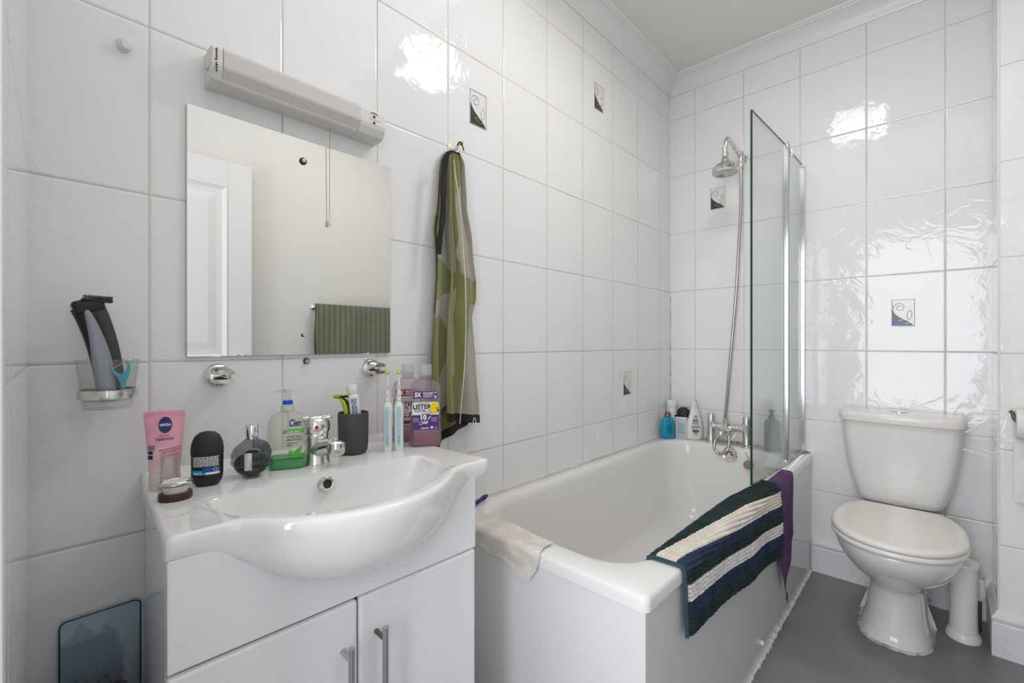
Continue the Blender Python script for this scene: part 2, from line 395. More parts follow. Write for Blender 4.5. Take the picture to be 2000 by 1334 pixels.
# open panelled door folded back on the front wall (seen in the mirror)
d = MB()
X0, X1, YD = .03, .787, -1.500
d.box((X0, YD - .035, .01), (X1, YD - .0105, 2.0), .002)
def stile(a, b): d.box(a, b, .0025)
for (x0, x1, z0, z1) in ((X0, X0 + .11, .01, 2.0), (X1 - .11, X1, .01, 2.0), (X0 + .11, X1 - .11, 1.88, 2.0), (X0 + .11, X1 - .11, .01, .20), (X0 + .11, X1 - .11, .86, 1.0)):
    d.box((x0, YD - .012, z0), (x1, YD, z1), .0015)
do = struct('door_1', d, M['white_paint'])
for z0, z1 in ((.20, .86), (1.0, 1.88)):
    mb = MB(); a, b = X0 + .11, X1 - .11; r = []
    for inset, y in ((0, YD), (.006, YD + .003), (.016, YD - .002), (.026, YD - .006), (.05, YD - .006), (.085, YD - .001)):
        r.append([Vector((a + inset, y, z0 + inset)), Vector((b - inset, y, z0 + inset)), Vector((b - inset, y, z1 - inset)), Vector((a + inset, y, z1 - inset))])
    mb.loft(r, False, True); obj('door_panel', mb, M['white_paint'], do, smooth=False)
mb = MB().lathe([(.025, 0), (.025, .006), (.009, .008), (.009, .035), (.022, .040), (.026, .052), (.018, .064)], (X1 - .055, YD, 1.0), 20, (0, 1, 0)); obj('door_knob', mb, M['chrome'], do)

# ceiling lamp
t = thing('ceiling_light', 'round white dome ceiling light above the middle of the room', 'ceiling light', (1.40, -.76, ZC))
obj('base_ring', MB().lathe([(.15, 0), (.155, -.012), (.152, -.028), (.14, -.03)], (1.40, -.76, ZC), 40), M['white'], t)
m = mat('lamp_dome', (.9, .9, .88), .4, emit=((1, .955, .90), 10))
obj('dome', MB().lathe([(.142, -.03), (.138, -.05), (.115, -.078), (.075, -.097), (.03, -.105), (.001, -.106)], (1.40, -.76, ZC), 40, cap0=False), m, t)

# ---------------------------------------------------------------- mirror, light and fittings on the back wall
t = thing('wall_mirror', 'frameless rectangular mirror on the tiled wall above the basin', 'mirror', (.456, 0, 1.055))
MX0, MX1, MZ0, MZ1 = .2175, .6945, 1.0545, 1.581
obj('glass', MB().box((MX0, -.0085, MZ0), (MX1, -.0035, MZ1), .0006, 1), M['mirror'], t, smooth=False)
obj('backing', MB().box((MX0 + .001, -.0034, MZ0 + .001), (MX1 - .001, -.0002, MZ1 - .001)), M['glass_edge'], t, smooth=False)
for (u, v, r) in ((592, 315, .0085), (592, 655, .004)):
    p = PY(u, v, -.009); k = MB().lathe([(r, 0), (r, .002), (r * .8, .0035)], p, 20, (0, -1, 0)); s = obj('screw_washer', k, M['mblack'], t)
    obj('screw', MB().lathe([(r * .6, .003), (r * .55, .0065), (r * .3, .009), (.0003, .0095)], p, 16, (0, -1, 0)), M['chrome'], s)
p = PY(598, 705, 0)
t = thing('wall_screw', 'small screw with black washer in the tile just below the mirror', 'screw', p)
obj('washer', MB().lathe([(.0075, 0), (.0075, .004), (.006, .006)], p, 20, (0, -1, 0)), M['mblack'], t)
obj('screw_head', MB().lathe([(.006, .005), (.0055, .009), (.003, .012), (.0003, .0125)], p, 16, (0, -1, 0)), M['steel'], t)
def clip(u, v, label):
    p = PY(u, v, 0); t = thing('shelf_bracket', label, 'shelf bracket', p, 0, 'chrome shelf brackets below the mirror')
    R = .0255
    obj('base', MB().lathe([(R, 0), (R, .006), (R * .9, .012), (R * .6, .0165), (.0005, .018)], p, 36, (0, -1, 0)), M['wchrome'], t)
    for s in (1, -1):
        z = p.z + s * .0052 - .002
        rings = []
        for i in range(9):
            q = i / 8; y = -.006 - .036 * q; hw = .0185 * (1 - .20 * q); h = (.0180 - .0085 * q) if s > 0 else .0120 - .0035 * q
            rings.append([Vector((p.x + hw * cx - .24 * (y + .006), y, z + s * max(0, hz) * h)) for cx, hz in ((-1, 0), (1, 0), (1, .55), (.8, .85), (.4, 1), (-.4, 1), (-.8, .85), (-1, .55))])
        obj('jaw', MB().loft(rings), M['wchrome'], t)
    obj('rubber_pad', MB().box((p.x - .011, -.036, p.z - .0066), (p.x + .011, -.010, p.z - .0052)), M['mblack'], t)
clip(424, 733, 'round chrome shelf bracket with slot, below the left end of the mirror')
clip(722, 718, 'round chrome shelf bracket with slot, below the right end of the mirror')

# shaver light
t = thing('shaver_light', 'long white plastic shaver light mounted above the mirror', 'wall light', (.44, 0, 1.627))
zb = 1.626
prof = [(0, 0), (-.040, 0), (-.052, .004), (-.062, .020), (-.065, .030), (-.065, .060), (-.060, .067), (-.050, .070), (0, .070)]
def strip(x0, x1, pr): return MB().loft([[Vector((x, y, zb + z)) for y, z in pr] for x in (x0, x0 + .0015, x1 - .0015, x1)])
def shrink(pr, k): return [(y + (k if y < -.03 else 0), min(max(z, k), .07 - k)) for y, z in pr]
obj('housing', strip(.2686, .5738, [(y * .95, z * .94 + (.0012)) if z < .065 else (y * .95, z - .002) for y, z in prof]), M['offwhite'], t, ang=12)
obj('end_cap', strip(.250, .2685, prof), M['offwhite'], t, ang=12); 
e = obj('socket_end', strip(.574, .645, prof), M['offwhite'], t, ang=12)
obj('diffuser', strip(.2695, .573, [(-.046, .0015), (-.0650, .025), (-.0665, .030), (-.0665, .060), (-.061, .068), (-.052, .0705)]), M['diff'], t, ang=12)
k = MB()
for dx in (-.006, .006): k.box((.612 + dx * 0 - .003, -.0665, zb + .030 + (dx + .006) * 1.3), (.612 + .003, -.0648, zb + .036 + (dx + .006) * 1.3), .0008)
obj('socket_hole', k, M['lblblack'], e)
obj('switch', MB().tube([(.602, -.0650, zb + .056), (.607, -.0662, zb + .058), (.612, -.0665, zb + .0587), (.618, -.0662, zb + .058), (.623, -.0650, zb + .056)], .0013, 6).box((.598, -.0656, zb + .0405), (.628, -.0649, zb + .0412)), M['grey'], e)
k = MB()
for i in range(26):
    if i in (11, 12, 13): continue
    k.box((.2555, -.0662, zb + .013 + i * .0019), (.2555 + (.0035 if i in (0, 25) else .0018 + .0009 * (i * 7 % 3)), -.0648, zb + .0138 + i * .0019))
k.add([(.252, -.0662, zb + .0375), (.257, -.0662, zb + .0355), (.257, -.0662, zb + .0395)], [(0, 1, 2)]); obj('rating_print', k, M['lblblack'], t, smooth=False)
obj('side_button', MB().box((.2465, -.042, zb + .028), (.251, -.022, zb + .048), .002), M['offwhite'], t)
c = PY(644, 258, -.020); bot = Vector((c.x + .001, -.0165, PY(645, 431, -.017).z))
cd = obj('pull_cord', MB().tube([Vector((c.x, -.020, zb + .004)), bot], .0008, 6), M['gold'], t)
obj('cord_pull', MB().lathe([(.001, .003), (.0032, 0), (.0036, -.010), (.0038, -.013), (.0005, -.0135)], bot, 12), M['offwhite'], cd)

# hooks
p = PY(243, 89, 0)
tag(obj('wall_hook', MB().lathe([(.011, 0), (.0115, .003), (.008, .006), (.0075, .009), (.010, .013), (.009, .018), (.0005, .020)], p, 24, (.15, -1, -.1), sy=1.2), M['white'], origin=p), 'small white knob hook alone on the tiles left of the shaver light', 'hook')
p = PY(879, 292, 0)
t = thing('towel_hook', 'small white adhesive hook holding the green towel', 'hook', p)
obj('pad', MB().box((p.x - .011, -.004, p.z - .016), (p.x + .011, 0, p.z + .016), .002), M['white'], t)
obj('hook_arm', MB().tube(smooth_path([(p.x, -.003, p.z + .004), (p.x, -.018, p.z - .006), (p.x, -.034, p.z - .004), (p.x + .002, -.042, p.z + .012)]), [.005] * 20 + [.004] * 5, 10), M['white'], t)
obj('gold_tip', MB().box((p.x + .002, -.046, p.z + .002), (p.x + .016, -.043, p.z + .018), .001), M['gold'], t)

# leaf motif inlays
def motif(pos, wall, label, navy=False):
    W, H = .0755, .117
    if wall == 'y': fn = lambda a, b, e: Vector((pos.x + (a - .5) * W, -e, pos.z + (b - .5) * H))
    else: fn = lambda a, b, e: Vector((XR - e, pos.y - (a - .5) * W, pos.z + (b - .5) * H))
    base = Vector((pos.x, 0, pos.z)) if wall == 'y' else Vector((XR, pos.y, pos.z))
    t = thing('decorative_inlay', label, 'tile decoration', base, 0, 'leaf motif inlays on the tiles')
    def poly(pts, e, mb=None):
        mb = mb or MB(); n = len(pts); mb.add([fn(a, b, 0) for a, b in pts] + [fn(a, b, e) for a, b in pts], [tuple(range(n, 2 * n))] + [(i, (i + 1) % n, n + (i + 1) % n, n + i) for i in range(n)]); return mb
    obj('plaque', poly([(0, 0), (1, 0), (1, 1), (0, 1)], .0012), M['motif_w'], t, smooth=False)
    cur = [(.03, .70), (.05, .62), (.10, .53), (.18, .45), (.30, .37), (.45, .30), (.60, .24), (.72, .19), (.84, .12), (.95, .03)]
    obj('colour_field', poly([(.03, .03)] + cur[::-1], .0016), M['motif_b' if navy else 'motif_d'], t, smooth=False)
    k = MB()
    def line(pts, r=.0011): k.tube([fn(a, b, .0018) for a, b in pts], r, 5)
    line([(.015, .015), (.985, .015), (.985, .985), (.015, .985), (.015, .015)], .0014)
    line([(.04, .78)] + cur)
    sp = [(.36 + (.36 - .055 * th) * .85 * math.cos(2.6 + th - .0) * .78 + .0, .66 + (.36 - .055 * th) * .62 * math.sin(2.6 - th) * 1.0) for th in []]
    sp = []
    for i in range(40):
        a = math.radians(200 - i * 13.5); r = .27 - .0052 * i; sp.append((.34 + r * math.cos(a) * (1 if i < 60 else 1), .70 + r * .66 * math.sin(a)))
    line(sp)
    for (x0, y0, x1, y1, wd) in ((.74, .22, .80, .60, .105), (.80, .14, .30, .215, .085)):
        L = []; R = []
        for i in range(11):
            q = i / 10; px, py = lerp(x0, x1, q), lerp(y0, y1, q); dx, dy = y1 - y0, -(x1 - x0); n = math.hypot(dx, dy); b = math.sin(PI * q) * wd
            L.append((px + dx / n * b, py + dy / n * b * .66)); R.append((px - dx / n * b, py - dy / n * b * .66))
        line(L); line(R)
    obj('silver_outline', k, M['silver'], t)
motif(PY(933.5, 214, 0), 'y', 'charcoal leaf motif inlay on the back wall right of the shaver light')
motif(PY(1169, 191.5, 0), 'y', 'charcoal leaf motif inlay high on the back wall nearest the ceiling corner')
motif(PY(1224, 748.5, 0), 'y', 'charcoal leaf motif inlay low on the back wall above the bath')
motif(PX(1402, 387, XR), 'x', 'charcoal leaf motif inlay on the end wall beside the shower head')
motif(PX(1764, 611, XR), 'x', 'navy blue leaf motif inlay on the end wall above the toilet cistern', True)

# tumbler in its ring
p = PY(211, 745, -.055)
GX, GY, GZ = p.x, -.058, PY(208, 797, -.058).z
t = thing('tumbler_holder', 'chrome ring holder for a glass on the tiles left of the mirror', 'holder', (GX, 0, GZ + .02))
RZ = GZ + .018
obj('ring', MB().lathe([(.0385, 0), (.0415, .001), (.0425, .008), (.0415, .0155), (.0385, .0165), (.0380, .008), (.0385, 0)], (GX, GY, RZ), 48, cap0=False, cap1=False), M['wchrome'], t)
obj('wall_plate', MB().lathe([(.018, 0), (.018, .004), (.015, .007), (.006, .009), (.006, .024)], (GX, 0, RZ + .008), 24, (0, -1, 0)), M['wchrome'], t)
t = thing('glass_tumbler', 'clear glass tumbler in the chrome ring, holding the hair trimmer', 'glass', (GX, GY, GZ))
obj('tumbler_wall', MB().lathe([(.0005, 0), (.032, .0), (.0345, .003), (.0372, .03), (.0435, .086), (.0425, .087), (.0360, .030), (.0330, .014), (.0005, .012)], (GX, GY, GZ), 48, cap0=True, cap1=True), M['cleartumbler'], t)
# hair trimmer
bx = Vector((GX + .004, GY, GZ + .014))
t = thing('hair_trimmer', 'grey and black hair trimmer standing in the glass tumbler', 'trimmer', bx)
S = FPX
def tp(u, v, y=GY - .004): return PY(u, v, y)
spine = smooth_path([tp(214, 770), tp(209, 735), tp(202, 700), tp(191, 660), tp(178, 625), tp(166, 600)], 6)
def blade(path, wid, dep, yo=0):
    mb = MB(); rings = []; n = len(path)
    for i, c in enumerate(path):
        q = i / (n - 1); tn = (path[min(i + 1, n - 1)] - path[max(i - 1, 0)]).normalized(); sd = tn.cross(Vector((0, 1, 0))).normalized()
        wv, dv = wid(q), dep(q)
        rings.append([c + sd * wv * math.copysign(abs(math.cos(a)) ** .7, math.cos(a)) + Vector((0, yo + dv * math.copysign(abs(math.sin(a)) ** .7, math.sin(a)), 0)) for a in [2 * PI * k / 20 for k in range(20)]])
    return mb.loft(rings)
body = obj('body', blade(spine, lambda q: .0165 + .0035 * q, lambda q: .014), M['black'], t)
sp2 = [c + Vector((-.004 + .003 * i / len(spine), -.0105, 0)) for i, c in enumerate(spine)]
obj('grey_casing', blade(sp2[:-2], lambda q: .0135 - .009 * max(0, q - .45) / .55, lambda q: .0065), M['grey'], t)
sp3 = [c + Vector((.0145, -.002, .002)) for c in spine]
obj('rubber_grip', blade(sp3[4:], lambda q: .0085 + .003 * q, lambda q: .0125), M['greydark'], t)
h0 = tp(172, 598); 
obj('head', MB().box((-.021, -.017, -.012), (.021, .017, .012), .006, 3, mtx=Matrix.Translation(h0) @ Matrix.Rotation(math.radians(-18), 4, 'Y')), M['black'], t)
cb = obj('comb_guard', MB().box((-.019, -.018, 0), (.022, .016, .004), .001, mtx=Matrix.Translation(tp(186, 590)) @ Matrix.Rotation(math.radians(2), 4, 'Y')), M['black'], t)
k = MB()
for i in range(13): k.box((-.016 + i * .003, -.019, .0045), (-.0148 + i * .003, .012, .0105), mtx=Matrix.Translation(tp(186, 590)) @ Matrix.Rotation(math.radians(2), 4, 'Y'))
obj('comb_teeth', k, M['black'], cb)
# dental flosser
y = GY - .024
pts = [tp(*q, y) for q in ((238, 760), (234, 745), (228, 735), (220, 726), (217, 722), (220, 720), (230, 728), (238, 731), (246, 724), (249, 714), (243, 706), (246, 704), (254, 712), (255, 722), (252, 733), (247, 744), (244, 760))]
n = len(pts); mb = MB(); mb.add([q for q in pts] + [q + Vector((0, .003, 0)) for q in pts], [tuple(range(n)), tuple(range(2 * n - 1, n - 1, -1))] + [(i, (i + 1) % n, n + (i + 1) % n, n + i) for i in range(n)])
t = thing('dental_flosser', 'bright blue plastic dental flosser standing in the glass tumbler', 'flosser', pts[0])
obj('handle', mb, M['cyan'], t, smooth=False)
obj('floss', MB().tube([tp(219, 721, y + .001), tp(244, 706, y + .001)], .0004, 6), M['white'], t)

# ---------------------------------------------------------------- vanity unit
ZD = .818                                   # deck of the basin
CFX = ((.149, 0), (.1226, -.366), (.690, -.380), (.700, 0))      # plan of the cabinet body
CFX = ((.150, -.001), (.1255, -.3565), (.6795, -.3685), (.700, -.001))
t = thing('vanity_cabinet', 'glossy white two-door vanity cabinet under the basin', 'cabinet', (.41, -.18, 0))
mb = MB()
def inset(k): # plan offset inwards
    c = Vector((.413, -.18)); return [tuple((Vector(q) + (c - Vector(q)).normalized() * k)) for q in CFX]
ci = inset(.02)
mb.prism([CFX[0], CFX[1], ci[1], ci[0]], .10, ZD - .035, .0006); mb.prism([CFX[3], CFX[2], ci[2], ci[3]], .10, ZD - .035, .0006); mb.prism(ci, .10, .12)
obj('body', mb, M['board'], t, smooth=False)
obj('plinth', MB().prism([(x, y + (.05 if y < -.1 else 0)) for x, y in CFX], 0, .10), M['board'], t, smooth=False)
# front plane coordinates: a = 0..1 from left to right, out = distance in front
FA = Vector((*CFX[1], 0)); FB = Vector((*CFX[2], 0)); FD = (FB - FA); FW = FD.length; FD.normalize(); FN = Vector((FD.y, -FD.x, 0))
FM = Matrix(((FD.x, -FN.x, 0, FA.x), (FD.y, -FN.y, 0, FA.y), (0, 0, 1, 0), (0, 0, 0, 1)))   # local x along front, -y outwards
zl = PY(929, 1060, FB.y).z
def fpanel(x0, x1, z0, z1, be=.0045):
    return MB().box((x0, -.0175, z0), (x1, 0, z1), be, 2).xf(FM)
obj('false_drawer_front', fpanel(0, FW, zl + .0015, ZD - .034, .002), M['board'], t, smooth=False)
xm = FW * .5
hz = {}
for i, (x0, x1) in enumerate(((0, xm - .0015), (xm + .0015, FW))):
    dz = .0035 if i == 0 else .0015
    dr = obj('door', fpanel(x0, x1, .11, zl - dz, .006), M['board'], t, smooth=False)
    hx = (xm - .030) if i == 0 else (xm + .034)
    tz = PY(680, 1256, FA.y - .04).z if i == 0 else PY(753, 1211, FA.y - .04).z
    hd = obj('handle', MB().tube([FM @ Vector((hx, -.052, tz)), FM @ Vector((hx, -.052, tz - .156))], .0058, 20), M['steel'], dr)
    for z in (tz - .022, tz - .134): obj('handle_post', MB().tube([FM @ Vector((hx, -.0165, z)), FM @ Vector((hx, -.052, z))], .0045, 14), M['bronze'] if i else M['steel'], hd)

# basin
BC = Vector((.420, -.255))
LX, RX = .128, .722
out = [(LX + .016, 0), (LX + .012, -.06), (LX + .004, -.2), (LX - .006, -.358), (LX - .004, -.373), (LX + .005, -.379)]
front = [(.175, -.369), (.200, -.372), (.222, -.386), (.248, -.412), (.28, -.437), (.32, -.460), (.365, -.475), (.415, -.480), (.465, -.475), (.515, -.459), (.56, -.434), (.595, -.406), (.62, -.390), (.645, -.382), (.665, -.379)]
front = [tuple(p.xy) for p in smooth_path([(x, y - .008, 0) for x, y in front], 4)]
right = [(RX - .012, -.393), (RX - .002, -.385), (RX, -.370), (RX - .004, -.2), (RX - .006, -.06), (RX - .008, 0)]
outline = out + front + right + [(lerp(RX - .008, LX + .016, i / 24), 0) for i in range(1, 24)]
def ray_poly(c, th, poly):
    dx, dy = math.cos(th), math.sin(th); best = None
    for (x1, y1), (x2, y2) in zip(poly, poly[1:] + poly[:1]):
        ex, ey = x2 - x1, y2 - y1; det = dx * -ey + dy * ex
        if abs(det) < 1e-12: continue
        s = ((x1 - c.x) * -ey + (y1 - c.y) * ex) / det; q = (dx * (y1 - c.y) - dy * (x1 - c.x)) / det
        if s > 0 and -1e-6 <= q <= 1 + 1e-6: best = s if best is None else max(best, s)
    return Vector((c.x + dx * best, c.y + dy * best))
corner_angles = [math.atan2(y - BC.y, x - BC.x) for x, y in (out[0], out[4], right[1], right[-1])]
angs = sorted([2 * PI * k / 220 - PI for k in range(220)] + corner_angles)
OC = Vector((.412, -.262))
def opening(th, k=1.):
    c, s = math.cos(th), math.sin(th); a = .213 * k
    b = (.045 if s > 0 else .190) * k; n = 2.6 if s > 0 else 2.15
    e = 2 / n; # superellipse sampled by its own angle so that it stays smooth
    return Vector((OC.x + a * math.copysign(abs(c) ** e, c), OC.y + b * math.copysign(abs(s) ** e, s)))
def oparam(P):
    # parameter of the opening matching the direction of an outline point
    return math.atan2((P.y - OC.y) / (.24 if P.y > OC.y else .20), (P.x - OC.x) / .29)
depth_tab = [(LX, .034), (.165, .036), (.195, .048), (.225, .070), (.262, .098), (.30, .116), (.35, .131), (.415, .140), (.48, .135), (.54, .118), (.59, .094), (.625, .064), (.65, .044), (.68, .036), (RX, .034)]
OUT = [ray_poly(BC, a, outline) for a in angs]
yc_ = lambda x: lerp(FA.y, FB.y, (x - FA.x) / (FB.x - FA.x)) - .014
rings = []
NU = 9
for k in range(NU, 0, -1):
    q = k / NU; r = []
    for P in OUT:
        yc = yc_(P.x); dp = interp(P.x, depth_tab)
        if P.y < -.33: r.append(Vector((P.x, yc + (P.y - yc) * math.cos(q * PI / 2) ** .75 if P.y < yc else P.y, ZD - .012 - (dp - .012) * math.sin(q * PI / 2) ** 1.15)))
        else: r.append(Vector((P.x, P.y, ZD - .012 - .022 * q)))
    rings.append(r)
def up(P): return .013 * max(0, min(1, (P.y + .030) / .010)) if P.y > -.030 else 0
for ins, dz in ((0, -.010), (.0015, -.005), (.004, -.0018), (.009, 0), (.016, 0)):
    r = []
    for P in OUT:
        dv = (BC - P); L = dv.length; Q = P + dv / L * ins; r.append(Vector((Q.x, min(Q.y, -.001), ZD + dz + (.013 if P.y > -.014 or Q.y > -.014 else 0))))
    rings.append(r)
r = []
for P in OUT:
    dv = (BC - P); L = dv.length; Q = P + dv / L * .026; r.append(Vector((Q.x, min(Q.y, -.022), ZD + (0.001 if P.y > -.014 else 0))))
rings.append(r)
OPN = [oparam(P) for P in OUT]
for f in (.35, .7, .93):
    rings.append([Vector((*(Q.xy.lerp(opening(a), f)), ZD - .001 * f)) for Q, a in zip(r, OPN)])
for k, z in ((.995, -.0025), (.98, -.009), (.955, -.020), (.91, -.038), (.84, -.058), (.74, -.077), (.62, -.092), (.46, -.104), (.28, -.111), (.12, -.114)):
    rings.append([Vector((lerp(opening(a, 1).x, OC.x, 1 - k), lerp(opening(a, 1).y, OC.y - .045, (1 - k)) , ZD + z)) for a in OPN])
t = thing('washbasin', 'white ceramic washbasin with a bowed front on the vanity cabinet', 'basin', (.42, -.2, ZD - .035))
obj('bowl', MB().loft(rings, False, True), M['ceramic'], t, ang=60)
op = PY(638, 945, -.232)
n_ = (0, -1, .22)
ov = obj('overflow_ring', MB().lathe([(.0085, .001), (.0092, .0045), (.0125, .0055), (.0145, .003), (.0148, -.012)], op, 32, n_, cap0=False, cap1=False), M['wchrome'], t)
obj('overflow_hole', MB().lathe([(.0095, -.003), (.0095, .0015)], op, 24, n_), M['dark'], t)
obj('plug_hole', MB().lathe([(.021, 0), (.022, .003), (.017, .004), (.014, .001)], (OC.x, OC.y - .045, ZD - .1145), 24), M['chrome'], t)

def at_deck(u, v): p = PZ(u, v, ZD); return Vector((p.x, p.y, ZD - .0008))
# mixer tap
p = at_deck(622, 905); p.y += .012
t = thing('basin_mixer_tap', 'chrome basin mixer tap with a round lever head', 'tap', p)
X = lambda x, y, z: p + Vector((x, y, z))
obj('body', MB().lathe([(.0285, 0), (.0288, .003), (.0268, .008), (.0248, .035), (.0242, .055), (.0245, .060)], p, 40), M['wchrome'], t)
obj('collar', MB().lathe([(.0245, .058), (.0255, .060), (.0255, .066), (.0245, .068)], p, 40), M['chrome'], t)
dh = []
for i in range(15):
    a = i / 14 * PI; dh.append((max(.0276 * math.sin(a), .0004), .072 - .030 * .95 * math.cos(a) * .9))
hd = obj('lever_head', MB().lathe([(.0245, .066), (.0280, .072), (.0292, .082), (.0275, .092), (.022, .1005), (.013, .105), (.0004, .1065)], p, 40), M['wchrome'], t)
obj('lever', MB().tube([X(.006, -.010, .098), X(.015, -.018, .102), X(.023, -.024, .103)], [.0065, .0048, .0040], 14), M['wchrome'], hd)
obj('lever_end', MB().tube([X(-.012, .004, .098), X(-.028, .006, .100)], [.007, .0055], 14), M['wchrome'], hd)
obj('red_indicator', MB().lathe([(.0042, 0), (.0040, .0012), (.0004, .0018)], X(-.0105, -.0265, .083), 16, (-.45, -1, .15)), M['redp'], hd)
sp = obj('spout', MB().tube([X(-.002, -.006, .032), X(.010, -.034, .040), X(.016, -.054, .045)], [.021, .0175, .0165], 24), M['wchrome'], t)
obj('spout_nozzle', MB().lathe([(.0175, .050), (.0185, .045), (.0180, .028), (.0145, .024), (.013, .024)], X(.018, -.060, .002), 28).lathe([(.0004, .0545), (.010, .0535), (.0175, .050)], X(.018, -.060, .002), 28, cap0=False, cap1=False), M['wchrome'], sp)

# pink face wash tube standing on its cap
p = at_deck(322, 953)
t = thing('face_wash_tube', 'pink squeeze tube standing on its pale cap at the left end of the basin', 'tube', p, math.radians(-14))
rg = []
for i in range(17):
    q = i / 16; z = .028 + q * .110; wv = lerp(.0225, .0305, q); dv = lerp(.0165, .0006, q ** 1.1)
    rg.append([Vector((wv * math.cos(a), dv * math.sin(a), z)) for a in [2 * PI * k / 40 for k in range(40)]])
obj('tube_body', MB().loft(rg), M['pink'], t, world=False)
obj('crimp', MB().box((-.0307, -.0011, .131), (.0307, .0011, .1425), .0004), M['pink'], t, world=False)
obj('cap', MB().lathe([(.0225, 0), (.024, .002), (.0235, .027), (.022, .0285)], (0, 0, 0), 40, sy=.74), M['pinkcap'], t, world=False)
def tf(dz, k=1.): # surface of the tube's front face
    def fn(x, y):
        z = dz + y; q = max(0, min(1, (z - .028) / .110)); wv = lerp(.0225, .0305, q); dv = lerp(.0165, .0006, q ** 1.1)
        return Vector((x, -dv * math.sqrt(max(.02, 1 - (x / wv) ** 2)) - .0006, z))
    return fn
lg = obj('emblem', MB().loft([[tf(.117)(.0100 * math.cos(a), .0145 * math.sin(a)) + Vector((.001, -o_, 0)) for a in [2 * PI * k / 28 for k in range(28)]] for o_ in (0, .0003)]), M['navy'], t, world=False)
tf2 = tf(.117); obj('emblem_lettering', text_mb('NIVEA', .0065, lambda x, y: tf2(x, y) + Vector((.001, -.0007, 0)), .0165, .0002), M['lblwhite'], lg, world=False)
mb = text_mb('GENTLE', .0042, tf(.0975)); mb2 = text_mb('CREAM WASH', .0062, tf(.0915), .026, .0001); mb.add(mb2.v, mb2.f)
obj('print', mb, M['navy'], t, world=False)
mb = MB()
for z, x0, x1 in ((.071, -.008, .024), (.067, -.004, .024), (.060, .004, .022)):
    f_ = tf(z); mb.sheet(lambda a, b: f_(lerp(x0, x1, a), b * .0018 + (a * .004)), 6, 1)
obj('rose_print', mb, M['rose'], t, world=False)
mb = MB()
for z, h in ((.080, .0012), (.077, .0012), (.074, .0012), (.066, .006), (.057, .007)):
    f_ = tf(z); mb.sheet(lambda a, b: f_(lerp(-.0235, -.0165 if h > .002 else -.014, a), b * h), 4, 1)
obj('side_print', mb, M['navy'], t, world=False)
# clear cap
p = at_deck(331, 958)
t = thing('clear_lid', 'tall clear plastic lid in front of the pink tube', 'lid', p)
obj('cylinder', MB().lathe([(.0142, 0), (.0142, .003), (.0132, .066), (.0118, .070), (.0004, .0705)], p, 36, cap0=False, cap1=False).lathe([(.0125, 0), (.0118, .064), (.0004, .068)], p, 36, cap0=False, cap1=False), M['clear'], t)
# cosmetic pot
p = at_deck(343, 974)
t = thing('cream_pot', 'low clear cosmetic pot with a dark brown base at the left end of the basin', 'pot', p)
obj('base', MB().lathe([(.0225, 0), (.0240, .002), (.0242, .011), (.0235, .0125)], p, 48, sy=.86), M['brown'], t)
obj('clear_body', MB().lathe([(.0235, .0125), (.0245, .016), (.0245, .026), (.0225, .0285)], p, 48, sy=.86, cap0=True), M['clear'], t)
obj('filling', MB().lathe([(.017, .0128), (.018, .018), (.0185, .024)], p, 36, sy=.86), M['white'], t)
obj('rim', MB().lathe([(.0235, .0265), (.0249, .0275), (.0246, .0305), (.0215, .0315), (.0205, .0295)], p, 48, sy=.86, cap0=False, cap1=False), M['wchrome'], t)
obj('lid_plate', MB().lathe([(.0205, .0290), (.0195, .0305), (.0004, .0308)], p, 40, sy=.86), M['offwhite'], t)

# black roll-on
def wraptext(body, size, z, R, a0, width=None, bold=0, off=.0003, sx=1., sy=1., align='CENTER'):
    def fn(x, y): a = a0 + x / R; return Vector(((R * sx + off) * math.sin(a), -(R * sy + off) * math.cos(a), z + y))
    return text_mb(body, size, fn, width, bold, align)
p = at_deck(405, 946)
t = thing('roll_on_deodorant', 'black rounded roll-on deodorant with a white and blue label', 'deodorant', p, math.radians(-22))
SX, SY = 1., .72
obj('bottle', MB().lathe([(.012, 0), (.019, .002), (.0235, .009), (.0255, .020), (.0258, .058)], (0, 0, 0), 48, sx=SX, sy=SY), M['black'], t, world=False)
obj('cap', MB().lathe([(.0258, .058), (.0262, .0585), (.0264, .068), (.0250, .080), (.0205, .092), (.0125, .099), (.0004, .1015)], (0, 0, 0), 48, sx=SX, sy=SY), M['mblack'], t, world=False)
def wrap(R, z0, z1, a0, a1, off=.00025, sx=SX, sy=SY, n=16):
    return MB().sheet(lambda a, b: Vector(((R * sx + off) * math.sin(lerp(a0, a1, a)), -(R * sy + off) * math.cos(lerp(a0, a1, a)), lerp(z0, z1, b))), n, 2)
R_ = .0258
obj('label_band', wrap(R_, .023, .0315, -.95, .95, .0003), M['cyan'], t, world=False)
obj('label_blue', wrap(R_, .0275, .036, -.2, .95, .0004), mat('label_midblue', (.01, .10, .38), .35), t, world=False)
obj('label_white', wrap(R_, .0235, .0275, .0, .92, .0005), M['lblwhite'], t, world=False)
mb = MB()
random.seed(3)
for i in range(7):
    x = -.86
    while x < .86:
        l = random.uniform(.05, .16); b = wrap(R_, .0385 + i * .0027, .0402 + i * .0027, x, min(x + l, .88), .0005, n=3); mb.add(b.v, b.f); x += l + .035
obj('small_print', mb, M['lblwhite'], t, world=False)
mb = wraptext('50ml e', .0042, .0262, R_, -.50, .015, .0002, .0007, SX, SY); obj('volume_print', mb, M['lblwhite'], t, world=False)
mb = MB().tube([Vector(((R_ + .0008) * math.sin(.62 + .13 * math.cos(a)), -(R_ * SY + .0008) * math.cos(.62 + .13 * math.cos(a)), .0325 + .003 * math.sin(a))) for a in [2 * PI * k / 20 for k in range(21)]], .0003, 5)
obj('recycling_mark', mb, M['lblwhite'], t, world=False)

